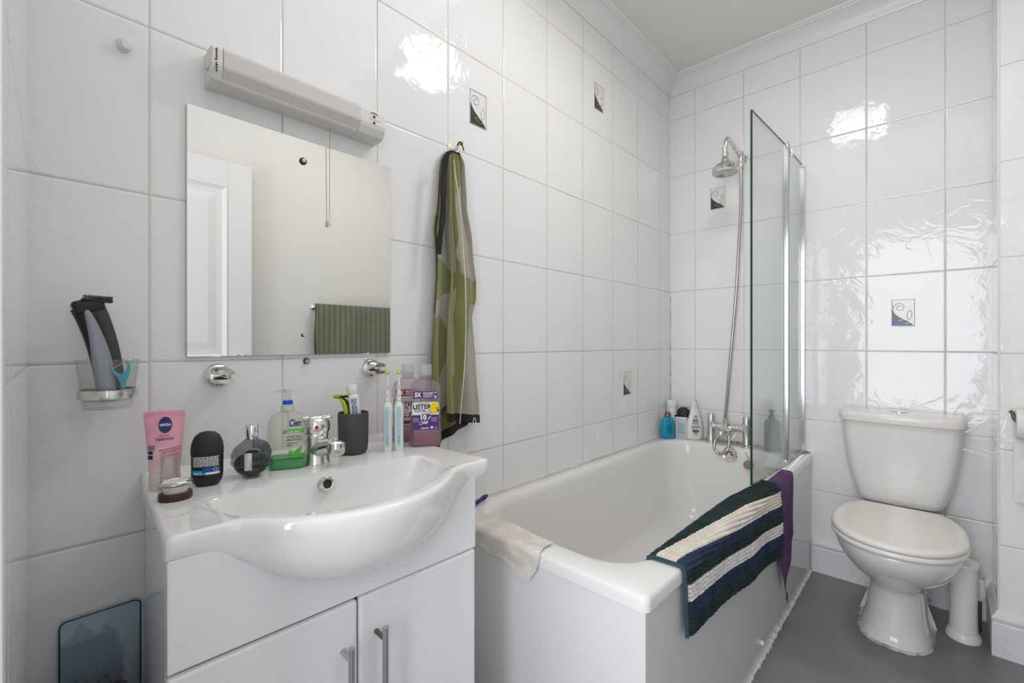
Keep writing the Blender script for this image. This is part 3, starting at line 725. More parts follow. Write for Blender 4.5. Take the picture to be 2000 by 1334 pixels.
# fist shaped perfume bottle
p = at_deck(492, 929)
t = thing('perfume_bottle', 'smoky grey glass perfume bottle shaped like a clenched fist', 'perfume bottle', p, math.radians(-28))
rg = []
NR = 44
for i in range(29):
    q = i / 28; z = .078 * q
    base = math.sin(PI * min(1, max(0, .10 + .84 * q))) ** .42
    r = []
    for k in range(NR):
        a = 2 * PI * k / NR; c, s = math.cos(a), math.sin(a)
        wx = (.0335 - .011 * max(0, .35 - q) / .35 - .014 * max(0, q - .72) / .28) * base; wy = .0225 * base * (1 - .3 * max(0, q - .75) / .25)
        rid = .0062 * abs(math.sin(PI * 4 * (q - .08) / .80)) ** .7 * (1 if c > -.2 else .45) if .08 < q < .88 and (s < .35) else 0
        fx = math.copysign(abs(c) ** .72, c) * (wx + rid * .8); fy = math.copysign(abs(s) ** .72, s) * (wy + rid)
        if c < 0: fx -= .004 * math.sin(PI * q)
        r.append(Vector((fx, fy, z)))
    rg.append(r)
rg = [[Vector((v.x * .93, v.y, v.z)) for v in r] for r in rg]
bd = obj('bottle', MB().loft(rg), M['smoke'], t, world=False, ang=50)
rg2 = [[Vector((v.x * .84, v.y * .80, .003 + v.z * .62)) for v in r] for r in rg]
obj('perfume', MB().loft(rg2), mat('grey_perfume', (.10, .115, .12), .05, trans=.75, ior=1.15), t, world=False, ang=50)
obj('thumb', MB().tube(smooth_path([(.024, -.018, .030), (.028, -.010, .048), (.022, -.014, .064), (.006, -.020, .068)]), [.009] * 20 + [.008] * 5, 14), M['smoke'], t, world=False)
obj('name_plate', MB().box((-.0075, -.0290, .018), (.0060, -.0275, .052), .0008), M['silver'], t, world=False)
mb = text_mb('DIESEL', .0105, lambda x, y: Vector((-.0006 - y, -.0293, .035 + x)), .030, .0002); obj('plate_lettering', mb, M['lblwhite'], t, world=False)
obj('collar', MB().lathe([(.0095, .074), (.0095, .080)], (0, 0, 0), 24), M['chrome'], t, world=False)
obj('cap', MB().lathe([(.0112, .079), (.0116, .080), (.0116, .101), (.0108, .1025), (.0004, .1028)], (0, 0, 0), 32), M['chrome'], t, world=False)

# hand wash
p = at_deck(562, 912)
t = thing('hand_wash_bottle', 'clear pump bottle with a little green soap left, beside the tap', 'soap bottle', p, math.radians(-24))
BW, BD = .077, .046
def hb(z, k, kk=1): return rrect(BW * k, BD * kk, .017 * min(k, kk), z)
prof_ = [(0, .86, .84), (.003, .95, .94), (.010, .99, .98), (.050, 1, 1), (.092, .99, .98), (.104, .93, .92), (.112, .78, .80), (.118, .52, .62), (.1205, .36, .58)]
obj('bottle', MB().loft([hb(*a) for a in prof_]), M['handbottle'], t, world=False, ang=60)
obj('soap', MB().loft([hb(z, k * .95, q * .93) for z, k, q in ((.0015, .86, .84), (.004, .95, .94), (.011, .99, .98), (.0245, 1, 1))]), M['green_liquid'], t, world=False)
pm = obj('pump_collar', MB().lathe([(.0128, .1195), (.0135, .121), (.0135, .126), (.0128, .127), (.0128, .132), (.0120, .1345), (.0078, .136), (.0072, .143)], (0, 0, 0), 32), M['cap'], t, world=False)
obj('blue_ring', MB().lathe([(.0098, .1355), (.0100, .1365), (.0100, .1425), (.0095, .1435)], (0, 0, 0), 28), M['blue'], pm, world=False)
obj('pump_head', MB().lathe([(.0062, .143), (.0062, .159), (.0095, .162), (.0100, .166), (.0080, .1675)], (0, 0, 0), 28).tube([(-.002, .002, .1635), (-.020, .012, .1625), (-.023, .0135, .160)], .0032, 12), M['clear'], pm, world=False)
obj('dip_tube', MB().tube([(0, 0, .12), (.002, .002, .06), (.006, .002, .006)], .0024, 10), M['clear'], pm, world=False)
yf = -BD / 2 - .0004
fl = lambda z, x0=0: (lambda x, y: Vector((x0 + x, yf, z + y)))
mb = text_mb('Cien', .0205, lambda x, y: Vector((.0155 + x + y * .12, yf, .0975 + y)), .023, .0006)
obj('brand_lettering', mb, M['navy'], t, world=False)
mb = MB().sheet(lambda a, b: Vector((lerp(-.008, .0335, a), yf, .0755 + b * (.0075 + .0015 * a) + .0018 * math.sin(a * 3))), 10, 1); rb = obj('green_ribbon', mb, M['lgreen'], t, world=False)
obj('ribbon_lettering', text_mb('ALOE VERA', .0062, lambda x, y: Vector((.0125 + x, yf - .0003, .0800 + y)), .024, .0001), M['lblwhite'], rb, world=False)
mb = text_mb('ANTIBACTERIAL', .0052, fl(.0690, .0135), .031, .0001)
for s_, z_, w_, q_ in (('HANDWASH', .0072, .031, .0625), ('REFRESHING AND', .0038, .022, .0555), ('SOFTENING', .0038, .014, .0510)):
    k = text_mb(s_, z_, fl(q_, .0135 if w_ > .03 else (.0085 if w_ > .02 else .0045)), w_, .0001); mb.add(k.v, k.f)
obj('product_lettering', mb, M['mblack'], t, world=False)
mb = MB()
for (x0, z0, x1, z1, wd) in ((.006, .029, .030, .048, .0075), (.000, .030, .010, .042, .0040), (.010, .027, .031, .034, .0035)):
    L = []; 
    for i in range(9):
        q = i / 8; px, pz = lerp(x0, x1, q), lerp(z0, z1, q); dx, dz_ = z1 - z0, -(x1 - x0); n = math.hypot(dx, dz_); b = math.sin(PI * q) * wd; L.append((px + dx / n * b, pz + dz_ / n * b, px - dx / n * b * .4, pz - dz_ / n * b * .4))
    mb.add([Vector((a, yf, b)) for a, b, c_, d_ in L] + [Vector((c_, yf, d_)) for a, b, c_, d_ in L], [(i, i + 1, 9 + i + 1, 9 + i) for i in range(8)])
obj('leaf_print', mb, M['lgreen'], t, world=False)
obj('bottom_lettering', text_mb('FOR HYGIENIC CLEANSING', .0042, fl(.0225, .006), .052, .0002), mat('dark_green_ink', (.0, .16, .04), .4), t, world=False)

# tumbler with razor and toothpaste
p = at_deck(690, 884)
t = thing('toothbrush_tumbler', 'dark grey tumbler behind the tap spout, holding toothpaste and razor', 'tumbler', p)
obj('cup', MB().lathe([(.020, 0), (.0275, .001), (.0325, .008), (.0345, .022), (.0355, .097), (.0345, .099), (.0325, .0985), (.0315, .095), (.030, .012), (.0004, .010)], p, 56), M['tumbler'], t)
b = p + Vector((.010, .002, .012))
t = thing('toothpaste_tube', 'white toothpaste tube with blue lettering standing in the grey tumbler', 'toothpaste', b)
A0 = p + Vector((.008, -.003, .020)); A1 = p + Vector((.0015, .006, .136)); ax = (A1 - A0).normalized(); vw = (CAM - A1).normalized()
sd = ax.cross(vw).normalized(); nr = sd.cross(ax).normalized()
if nr.dot(vw) < 0: nr = -nr
rg = []
for i in range(13):
    q = i / 12; c = A0.lerp(A1, q); wv = lerp(.0175, .0150, q); dv = lerp(.004, .0140, q)
    rg.append([c + sd * wv * math.cos(a) + nr * dv * math.sin(a) for a in [2 * PI * k / 32 for k in range(32)]])
rg.append([A1 + ax * .005 + sd * .0095 * math.cos(a) + nr * .0095 * math.sin(a) for a in [2 * PI * k / 32 for k in range(32)]])
obj('tube_body', MB().loft(rg), M['white'], t)
obj('cap', MB().lathe([(.0092, .003), (.0105, .006), (.0135, .014), (.0135, .026), (.0125, .028), (.0004, .0285)], A1, 36, ax), M['white'], t)
if sd.dot(Vector((1, -1, 0))) < 0: sd = -sd
def tw(x, y):
    # reading downwards along the tube
    c = A0.lerp(A1, .70) - ax * x; q = .70; yy = y + .001; wv = .0155; dv = lerp(.004, .014, max(0, min(1, (c - A0).dot(ax) / (A1 - A0).length)))
    return c + sd * yy + nr * (dv * math.sqrt(max(.05, 1 - (yy / wv) ** 2)) + .0005)
obj('brand_lettering', text_mb('SENSODYNE', .0150, tw, .060, .0004), mat('blue_print', (.02, .10, .32), .4), t)
b = p + Vector((-.015, .006, .012))
t = thing('razor', 'lime green and black razor standing in the grey tumbler', 'razor', b)
pp = [b, p + Vector((-.0155, .004, .075)), p + Vector((-.0185, .004, .110)), p + Vector((-.027, .004, .130)), p + Vector((-.034, .002, .137))]
obj('green_handle', MB().tube(smooth_path(pp), [.0050] * 8 + [.0052] * 16 + [.0035] * 9, 14), M['lime'], t)
obj('black_handle', MB().tube([q + Vector((.0075, .001, .001)) for q in smooth_path(pp[:4])] + [p + Vector((-.030, .004, .137))], [.0050] * 17 + [.0055] * 5 + [.003] * 4, 14), M['black'], t)
h = p + Vector((-.030, .002, .139))
obj('shaving_head', MB().box((-.016, -.005, -.003), (.016, .005, .003), .001, mtx=Matrix.Translation(h)), M['black'], t)
obj('blade_comb', MB().box((-.017, -.0065, -.001), (-.006, .0065, .005), .001, mtx=Matrix.Translation(h)).box((-.016, -.0065, .002), (.016, -.003, .005), .0006, mtx=Matrix.Translation(h)), M['lime'], t)

# electric toothbrushes
def ebrush(u, v, ring, label, dz=0):
    p = at_deck(u, v)
    t = thing('electric_toothbrush', label, 'toothbrush', p, math.radians(-32), 'electric toothbrushes')
    H = .121
    P = [(.0105, .012, 0), (.0112, .0125, .002), (.0112, .0125, .06), (.0108, .0125, .088), (.0118, .0130, .100), (.0112, .0120, .110), (.0075, .0085, .118), (.0050, .0055, H)]
    rg = [[Vector((a * math.cos(k * PI / 16), b * math.sin(k * PI / 16), z)) for k in range(32)] for a, b, z in P]
    obj('handle', MB().loft(rg), M['white'], t, world=False)
    g = [[Vector(((a * .80) * math.sin(x), -(b + .0006) * math.cos(x * .95), z)) for x in [(-1 + 2 * k / 12) * 1.25 for k in range(13)]] for a, b, z in [(.0112, .0125, .012), (.0112, .0125, .06), (.0109, .0125, .088), (.0120, .0130, .100), (.0112, .0120, .109), (.0072, .0080, .116)]]
    gr = obj('rubber_grip', MB().loft(g, False, False, closed=False), M['brushblue'], t, world=False)
    obj('power_button', MB().lathe([(.0042, 0), (.0040, .0010), (.0004, .0014)], (0, -.0131, .093), 20, (0, -1, 0)), M['brushblue'], gr, world=False)
    mb = MB()
    for z in (.020, .030): mb.box((-.0016, -.0138, z), (.0016, -.0128, z + .007), .0008)
    obj('indicator_light', mb, M['grey'], gr, world=False)
    obj('colour_ring', MB().lathe([(.0056, H), (.0058, H + .0008), (.0056, H + .002)], (0, 0, 0), 20), M[ring], t, world=False)
    nk = obj('brush_neck', MB().lathe([(.0060, H + .002), (.0056, H + .016), (.0030, H + .045), (.0024, H + .066), (.0024, H + .070)], (0, 0, 0), 20), M['white'], t, world=False)
    obj('wear_mark', MB().box((-.0010, -.0046, H + .030), (.0010, -.0030, H + .040), .0003).box((-.0012, -.0058, H + .012), (.0012, -.0046, H + .018), .0003), M['grey'], nk, world=False)
    hz_ = H + .074
    hd = obj('brush_head', MB().lathe([(.0055, -.002), (.0062, 0), (.0062, .0035), (.0055, .005)], (0, .002, hz_), 24, (0, -1, 0)), M['white'], t, world=False)
    obj('bristles', MB().lathe([(.0056, .005), (.0058, .010), (.0045, .012)], (0, .002, hz_), 20, (0, -1, 0), sy=1.1), M['lime'], hd, world=False)
    obj('white_bristles', MB().lathe([(.0026, .011), (.0026, .0128)], (0, .002, hz_), 16, (0, -1, 0)), M['white'], hd, world=False)
ebrush(757, 880, 'brushblue', 'pale blue and white electric toothbrush nearest the grey tumbler')
ebrush(779, 878, 'lime', 'pale blue and white electric toothbrush touching the mouthwash bottles')

# mouthwash
def mouthwash(x, y, label, front):
    p = Vector((x, y, ZD)); t = thing('mouthwash_bottle', label, 'mouthwash', p, math.radians(-34), 'mouthwash bottles')
    BW, BD = .083, .050
    def sec(z, w_, d_, ch): 
        hw, hd = BW * w_ / 2, BD * d_ / 2; c = ch
        return [Vector(q + (z,)) for q in ((hw, -hd + c), (hw, hd - c), (hw - c, hd), (-hw + c, hd), (-hw, hd - c), (-hw, -hd + c), (-hw + c, -hd), (hw - c, -hd))]
    L = [(0, .90, .88, .010), (.004, .98, .98, .011), (.040, .98, .98, .011), (.044, .93, .93, .010), (.118, .93, .93, .010), (.124, .97, .97, .011), (.140, .97, .97, .011), (.156, .88, .86, .011), (.166, .62, .72, .011), (.171, .36, .60, .008)]
    obj('bottle', MB().loft([sec(*a) for a in L]), M['mouthbottle'], t, world=False)
    lv = .041 if front else .112
    obj('liquid', MB().loft([sec(z, w_ * .95, d_ * .93, c) for z, w_, d_, c in [(.0015, .90, .88, .010), (.005, .98, .98, .011)] + ([(lv, .98, .98, .011)] if front else [(.040, .98, .98, .011), (.044, .93, .93, .010), (lv, .93, .93, .010)])]), M['purple_liquid' if front else 'pink_liquid'], t, world=False)
    obj('neck', MB().lathe([(.0145, .171), (.0165, .174), (.0165, .177), (.014, .179), (.014, .183)], (0, 0, 0), 32), M['mouthbottle'], t, world=False)
    nk = obj('cap', MB().lathe([(.0165, .181), (.0170, .182), (.0165, .206), (.0155, .209), (.0004, .2095)] , (0, 0, 0), 40), M['cap'], t, world=False)
    yf = -BD * .93 / 2 - .0006
    def rect(x0, x1, z0, z1, dy=0, ch=0, mb=None):
        mb = mb or MB(); P = [(x0, z0), (x1, z0), (x1, z1 - ch), (x1 - ch, z1), (x0 + ch, z1), (x0, z1 - ch)]
        P = P if ch else [(x0, z0), (x1, z0), (x1, z1), (x0, z1)]
        return mb.add([Vector((a, yf - dy, b)) for a, b in P], [tuple(range(len(P)))])
    hw = .0335
    pc = M['purple'] if front else M['plum']
    T = lambda s_, sz, x_, z_, w_=None, b_=.0003, dy=.0006: text_mb(s_, sz, lambda x, y: Vector((x_ + x, yf - dy, z_ + y)), w_, b_)
    b1 = obj('neck_label', rect(-.031, .030, .123, .142, .0006, .003), pc, t, world=False, smooth=False)
    k = T('5X', .0155, -.0195, .1325, .0165, .0008, .0010)
    for s_, z_, w_ in (('MORE EFFECTIVE', .1378, .034), ('THAN FLOSS', .1345, .024)):
        q = T(s_, .0042, 0, z_, w_, .0001, .0010); q.xf(Matrix.Translation((-.006 + w_ / 2, 0, 0))); k.add(q.v, q.f)
    for z_, w_ in ((.1310, .028), (.1285, .020), (.1265, .024)): rect(-.006, -.006 + w_, z_, z_ + .0008, .0010, mb=k)
    rect(.0225, .0275, .1245, .1300, .0010, mb=k)
    obj('neck_label_lettering', k, M['lblwhite'], b1, world=False, smooth=False)
    wl = obj('label', rect(-hw, hw, .080, .1145, .0004, .004), M['lblwhite'], t, world=False, smooth=False)
    k = T('LISTERINE' , .0150, .0030 if front else .006, .1020, .0700, .0006)
    k.v = [Vector((min(v_.x, hw - .0005), v_.y, v_.z)) for v_ in k.v]
    q = T('TOTAL CARE', .0098, .0015, .0920, .061, .0003); k.add(q.v, q.f)
    q = T('FLUORIDE MOUTHWASH', .0032, -.004, .1115, .030, .0001); k.add(q.v, q.f)
    obj('brand_lettering', k, M['lblblack'], wl, world=False, smooth=False)
    if not front: obj('mild_lettering', T('MILDER TASTE', .0090, .002, .0835, .060, .0002), mat('mauve_ink', (.45, .25, .32), .4), wl, world=False, smooth=False)
    lp = obj('lower_label', rect(-hw, hw, .0445, .086 if front else .080, .0005), pc, t, world=False, smooth=False)
    k = MB()
    if front:
        k.add([Vector((x_, yf - .0006, z_)) for x_, z_ in ((-hw, .086), (-hw, .0815), (-.012, .0815), (-.006, .0885), (.006, .0885), (.012, .0815), (hw, .0815), (hw, .086))], [tuple(range(8))])
        obj('label_wave', k, M['lblwhite'], lp, world=False, smooth=False)
    k = T('10', .0170, -.006, .0745, .0150, .0009, .0012)
    for s_, sz, z_ in (('IN ONE', .0048, .0640), ('BENEFITS', .0034, .0600), ('CLEAN MINT', .0034, .0475)):
        q = T(s_, sz, -.002, z_, None, .0003, .0012); k.add(q.v, q.f)
    sw = smooth_path([(-.0125, yf - .0012, .0635), (-.016, yf - .0012, .060), (-.013, yf - .0012, .0565), (-.009, yf - .0012, .058)], 4); k.tube(sw, .0006, 5)
    sw = smooth_path([(.006, yf - .0012, .072), (.013, yf - .0012, .078), (.010, yf - .0012, .073), (.006, yf - .0012, .068)], 4); k.tube(sw, .0007, 5)
    for z_ in (.0735, .0705, .0675, .0645): rect(-.031, -.017, z_, z_ + .0006, .0012, mb=k); rect(.014, .029, z_, z_ + .0006, .0012, mb=k)
    rect(.013, .0190, .0465, .0525, .0012, mb=k); rect(.022, .030, .0475, .0485, .0012, mb=k)
    obj('lower_lettering', k, M['lblwhite'], lp, world=False, smooth=False)
    if front:
        ys = obj('yellow_sticker', MB().add([Vector((min(.0345, .024 + .0125 * math.cos(a)), yf - .0016, .0985 + .0150 * math.sin(a))) for a in [2 * PI * k / 32 for k in range(32)]], [tuple(range(32))]), M['yellow'], t, world=False, smooth=False)
        obj('sticker_lettering', rect(.0290, .0343, .0915, .0945, .0020, mb=rect(.0290, .0312, .0875, .1010, .0020)), M['lblblack'], ys, world=False, smooth=False)
mouthwash(.700, -.088, 'mouthwash bottle with pink liquid and 5X label, the rear one of the pair', False)
mouthwash(.701, -.166, 'mouthwash bottle with mauve liquid and a yellow sticker, the front one of the pair', True)

# green patterned towel
p0 = PY(880, 300, 0)
t = thing('hanging_towel', 'green and beige patterned towel hanging from the hook beside the mirror', 'towel', (p0.x, 0, .80))
ztop = PY(885, 296, -.035).z
# silhouette read from the folds: left and right edges with height
spx = [(296, 880, 892), (300, 874, 898), (308, 870, 903), (330, 867, 904), (400, 862, 908), (446, 855, 918), (500, 856, 924), (540, 855, 931), (580, 851, 932), (613, 848, 925), (692, 843, 933), (772, 841, 937), (800, 841, 939), (860, 842, 940)]
sil = [(PY(l, v, -.035).z, PY(l, v, -.035).x, PY(r, v, -.035).x) for v, l, r in spx]
Lz = [(z, a) for z, a, b in sil][::-1]; Rz = [(z, b) for z, a, b in sil][::-1]
def fold(s, z, ph, depth0):
    l, r = interp(z, Lz), interp(z, Rz); g = min(1, (ztop - z) / .5)
    x = lerp(l, r, s) + .004 * math.sin(s * 9 + z * 7 + ph)
    y = -depth0 - (.010 + .016 * g) * (1 + math.sin(s * (9.5 + 3 * ph) + z * 2.2 + ph * 2)) / 2 - .006 * math.sin(s * 23 + z * 5 + ph)
    return x, y
def sheetmap(ph, depth, s0, s1, zb0, zb1):
    def fn(a, b):
        s = lerp(s0, s1, a); zb = lerp(zb0, zb1, a); z = lerp(ztop, zb, b); x, y = fold(s, z, ph, depth); return Vector((x, y, z))
    return fn
def towel_piece(name, fn, nu, nv, parent, mt, uvoff, th=.0045, hem=None):
    mb = MB().sheet(fn, nu, nv, th); o = obj(name, mb, mt, parent)
    uv = o.data.uv_layers.new(name='UVMap'); k = (nv + 1); N = (nu + 1) * k
    for lp in o.data.loops:
        i = lp.vertex_index % N; a = (i // k) / nu; b = (i % k) / nv; uv.data[lp.index].uv = (a * .30 + uvoff, b * 1.55 + uvoff * .37)
    return o
towel_piece('back_fold', sheetmap(0, .008, .0, .92, .775, .87), 30, 80, t, M['towel'], 3.1)
fr = towel_piece('front_fold', sheetmap(1.2, .030, .25, 1.0, .868, .845), 34, 80, t, M['towel'], 7.4)
towel_piece('side_fold', sheetmap(2.1, .020, .0, .42, .845, .90), 20, 80, t, M['towel'], 5.2)
def hemmap(ph, depth, s0, s1, a0, a1, b0, b1):
    def fn(a, b):
        s = lerp(s0, s1, a); zt = lerp(a0, a1, a); zb = lerp(b0, b1, a); z = lerp(zt, zb, b); x, y = fold(s, z, ph, depth); return Vector((x, y - .0008, z))
    return fn
obj('front_hem', MB().sheet(hemmap(1.2, .030, .25, 1.0, .868, .845, .842, .818), 34, 6, .006), M['hem'], t)
obj('back_hem', MB().sheet(hemmap(0, .008, .0, .92, .775, .87, .742, .845), 30, 6, .006), M['hem'], t)
pth = smooth_path([tuple(PY(u_, v_, y_)) for u_, v_, y_ in ((895, 300, -.066), (884, 296, -.066), (873, 303, -.064), (868, 330, -.062), (866, 380, -.064), (864, 430, -.064), (858, 470, -.062), (857, 496, -.060))], 6)
st = MB()
rg = []
for i, c in enumerate(pth):
    wv = .0078 + .0012 * math.sin(i * .9); rg.append([c + Vector((wv * cx, -.004 * cy, 0)) for cx, cy in ((-1, -1), (1, -1), (1, 1), (-1, 1))])
obj('side_hem', st.loft(rg), M['hem'], t, smooth=False)
obj('hanging_loop', MB().tube(smooth_path([(.908, -.046, 1.700), (.916, -.052, 1.712), (.926, -.050, 1.702), (.934, -.048, 1.690)]), .0018, 8), M['hem'], t)
obj('hem_piping', MB().tube(smooth_path([PY(u_, v_, -.066) for u_, v_ in ((886, 312), (892, 360), (898, 400), (902, 450), (906, 500), (909, 560), (910, 640), (907, 720), (902, 780), (898, 828))], 4), .0015, 8), M['mat_cream'], t)
obj('brand_tag', MB().tube(smooth_path([(.962, -.066, .845), (.955, -.068, .832), (.962, -.069, .822), (.968, -.067, .835), (.960, -.068, .846)], 5), .0012, 6), M['lblwhite'], t)

# ---------------------------------------------------------------- bath
BX0, BX1, BY0, BY1, BZ = .868, XR, -.703, -.0005, .555
t = thing('bathtub', 'white enamel bathtub along the back wall', 'bathtub', ((BX0 + BX1) / 2, -.35, 0))
BCX, BCY = (BX0 + BX1) / 2, (BY0 + BY1) / 2; BL, BWD = BX1 - BX0, BY1 - BY0
ix0, ix1, iy0, iy1 = .946, 2.425, -.628, -.062
def inner(dx0, dx1, dy, r, z):
    a, b, c, d_ = ix0 + dx0, ix1 - dx1, iy0 + dy, iy1 - dy; return rrect(b - a, d_ - c, r, z, (a + b) / 2, (c + d_) / 2, 10)
rg = [rrect(BL - .03, BWD - .03, .012, BZ - .030, BCX, BCY, 10), rrect(BL, BWD, .016, BZ - .033, BCX, BCY, 10), rrect(BL, BWD, .018, BZ - .010, BCX, BCY, 10), rrect(BL - .004, BWD - .004, .018, BZ - .0035, BCX, BCY, 10), rrect(BL - .012, BWD - .012, .016, BZ, BCX, BCY, 10)]
rg += [inner(-.012, -.010, -.010, .13, BZ), inner(-.003, -.002, -.002, .13, BZ - .0015), inner(.006, .004, .005, .13, BZ - .009), inner(.014, .008, .010, .13, BZ - .028)]
for q in (.15, .3, .45, .6, .75, .88, .96):
    rg.append(inner(.014 + .22 * q ** 1.2, .008 + .05 * q ** 1.5, .010 + .055 * q ** 1.6, .13, BZ - .028 - q * .35))
rg += [inner(.265, .085, .085, .12, BZ - .395), inner(.31, .12, .12, .10, BZ - .405), inner(.5, .4, .20, .06, BZ - .407)]
obj('tub', MB().loft(rg, False, True), M['bath'], t, ang=50)
obj('front_panel', MB().box((BX0 + .010, BY0 + .006, .006), (BX1, BY0 + .018, BZ - .031)), M['panel'], t, smooth=False)
obj('end_panel', MB().box((BX0 + .004, BY0 + .0065, .006), (BX0 + .0165, -.002, BZ - .031)).box((BX0 + .003, BY0 + .0055, .006), (BX0 + .0045, BY0 + .050, BZ - .031)), M['panel'], t, smooth=False)
# overflow, waste plug
ow = PX(1425, 887, 2.412); 
of = obj('overflow_rose', MB().lathe([(.036, -.010), (.036, .002), (.033, .0055), (.027, .004), (.024, .0065), (.0004, .0065)], ow, 40, (-1, 0, .12)), M['wchrome'], t)
mb = MB()
for k in range(6):
    a = k * PI / 3; c = ow + Vector((-.0066, .0135 * math.cos(a), .0135 * math.sin(a))); mb.lathe([(.0052, 0), (.0052, .0009)], c, 14, (-1, 0, .12))
obj('overflow_hole', mb, M['dark'], of); obj('overflow_screw', MB().lathe([(.005, 0), (.004, .002)], ow + Vector((-.0066, 0, 0)), 16, (-1, 0, .12)), M['chrome'], of)
# sealant
rnd = random.Random(5)
def bead(name, a, b, r, m, n=60, j=.3):
    A, B = Vector(a), Vector(b); return struct(name, MB().tube([A.lerp(B, i / n) + Vector((0, 0, rnd.uniform(-j, j) * r)) for i in range(n + 1)], [r * rnd.uniform(1 - j, 1 + j) for _ in range(n + 1)], 8), m, True)
bead('trim_8', (BX0, -.002, BZ + .001), (XR - .005, -.002, BZ + .001), .0045, M['seal'])
bead('trim_9', (XR - .002, -.004, BZ + .001), (XR - .002, BY0 + .01, BZ + .001), .0050, M['stain'])
bead('trim_10', (BX0 + .005, BY0 + .003, .004), (XR - .02, BY0 + .003, .004), .0075, M['skirt'], 160, .35)
bead('trim_11', (XR - .001, -.001, BZ), (XR - .001, -.001, 1.35), .0020, M['stain'])
mb = MB()
p = PY(1489, 1256, BY0); tag(obj('foam_knob', mb.lathe([(.006, 0), (.0085, .004), (.008, .010), (.0004, .013)], (p.x, BY0 + .006, p.z), 16, (0, -1, 0)), M['white'], origin=(p.x, BY0 + .006, p.z)), 'tiny white knob low on the bath side panel near the floor', 'knob')

# bath taps and shower
TZ = BZ + .001
yl, yr, xt = -.255, -.430, 2.487
t = thing('bath_mixer_tap', 'chrome bath shower mixer with two pillars on the far end of the bath', 'tap', (xt, (yl + yr) / 2, TZ))
for y in (yl, yr):
    pl = obj('pillar', MB().lathe([(.027, 0), (.027, .004), (.020, .008), (.019, .012), (.019, .100), (.0205, .102), (.0205, .106), (.019, .108), (.0185, .146), (.0165, .149), (.0004, .149)], (xt, y, TZ), 32), M['wchrome'], t)
    obj('lever', MB().tube([(xt, y, TZ + .138), (xt - .004, y + .024, TZ + .146)], [.0048, .004], 10), M['wchrome'], pl)
obj('bridge', MB().tube([(xt, yl, TZ + .085), (xt, yr, TZ + .085)], .0175, 24), M['wchrome'], t)
ym = (yl + yr) / 2 + .008
obj('spout', MB().tube(smooth_path([(xt, ym, TZ + .085), (xt - .035, ym, TZ + .084), (xt - .075, ym, TZ + .074), (xt - .092, ym, TZ + .055)]), [.0165] * 8 + [.0155] * 8 + [.013] * 9, 20), M['wchrome'], t)
obj('diverter', MB().lathe([(.0135, 0), (.0135, .016), (.010, .019), (.010, .032), (.0085, .034)], (xt - .012, ym, TZ + .098), 24), M['wchrome'], t)
obj('outlet', MB().lathe([(.012, 0), (.0125, -.014), (.010, -.016), (.010, -.028)], (xt - .040, ym - .020, TZ + .080), 24), M['wchrome'], t)
obj('chain', MB().tube(smooth_path([(xt - .004, yr + .022, TZ + .100), (xt - .022, yr + .036, TZ + .075), (xt - .055, yr + .066, TZ + .01), ow + Vector((-.012, -.008, .020))]), .0011, 6), M['wchrome'], t)
pg = Vector((2.395, -.425, .492))
pg = PX(1462, 908, 2.398)
t = thing('bath_plug', 'grey bath plug on a chain hanging inside the far end of the bath', 'plug', pg)
obj('plug_disc', MB().lathe([(.020, -.006), (.022, 0), (.022, .005), (.019, .007), (.0004, .008)], pg, 32, (-1, 0, .1)), mat('grey_rubber', (.25, .24, .23), .5), t)
obj('plug_chain', MB().tube([pg + Vector((-.008, 0, .002)), pg + Vector((.004, -.001, .03)), (2.435, -.424, BZ + .004), (xt - .02, -.428, BZ + .01)], .0013, 6), M['bronze'], t)
# riser
wy, wz = -.396, PX(1452, 312, XR).z
t = thing('wall_shower', 'traditional chrome shower head on an arm with flexible hose', 'shower', (XR, wy, wz))
obj('wall_flange', MB().lathe([(.022, 0), (.022, .006), (.016, .010), (.014, .030), (.016, .034), (.016, .046)], (XR, wy, wz), 32, (-1, 0, 0)), M['wchrome'], t)
hp = PX(1417, 322, 2.290); hp.y = wy + .003
tp_ = PX(1421, 269, 2.315)
ar = smooth_path([(XR - .040, wy, wz), (XR - .075, wy, wz + .004), (2.36, wy, wz + .028), (2.325, wy + .001, wz + .034), (2.300, wy + .002, wz + .020), (2.296, wy + .003, wz - .015)], 8)
obj('shower_arm', MB().tube(ar, .0105, 20), M['wchrome'], t)
hc = Vector((2.292, wy + .004, wz - .145))
obj('rose', MB().lathe([(.0004, .006), (.056, .006), (.060, .002), (.0605, .010), (.056, .014), (.060, .022), (.058, .030), (.048, .042), (.030, .054), (.020, .060), (.0185, .072), (.015, .076), (.0135, .083), (.016, .088), (.016, .098), (.012, .102), (.0115, .112), (.014, .116), (.014, .132)], hc, 48, (.0, .02, 1)), M['wchrome'], t)
mb = MB()
for R_2, n_ in ((.012, 6), (.024, 12), (.036, 18), (.047, 24)):
    for k in range(n_): a = 2 * PI * k / n_; mb.lathe([(.0018, -.0015), (.0018, 0)], hc + Vector((R_2 * math.cos(a), R_2 * math.sin(a), .006)), 6)
obj('nozzles', mb, M['greydark'], t)
el = obj('elbow', MB().lathe([(.015, .022), (.016, .014), (.016, -.030), (.013, -.034), (.0115, -.060)], (XR - .052, wy - .002, wz), 28), M['wchrome'], t)
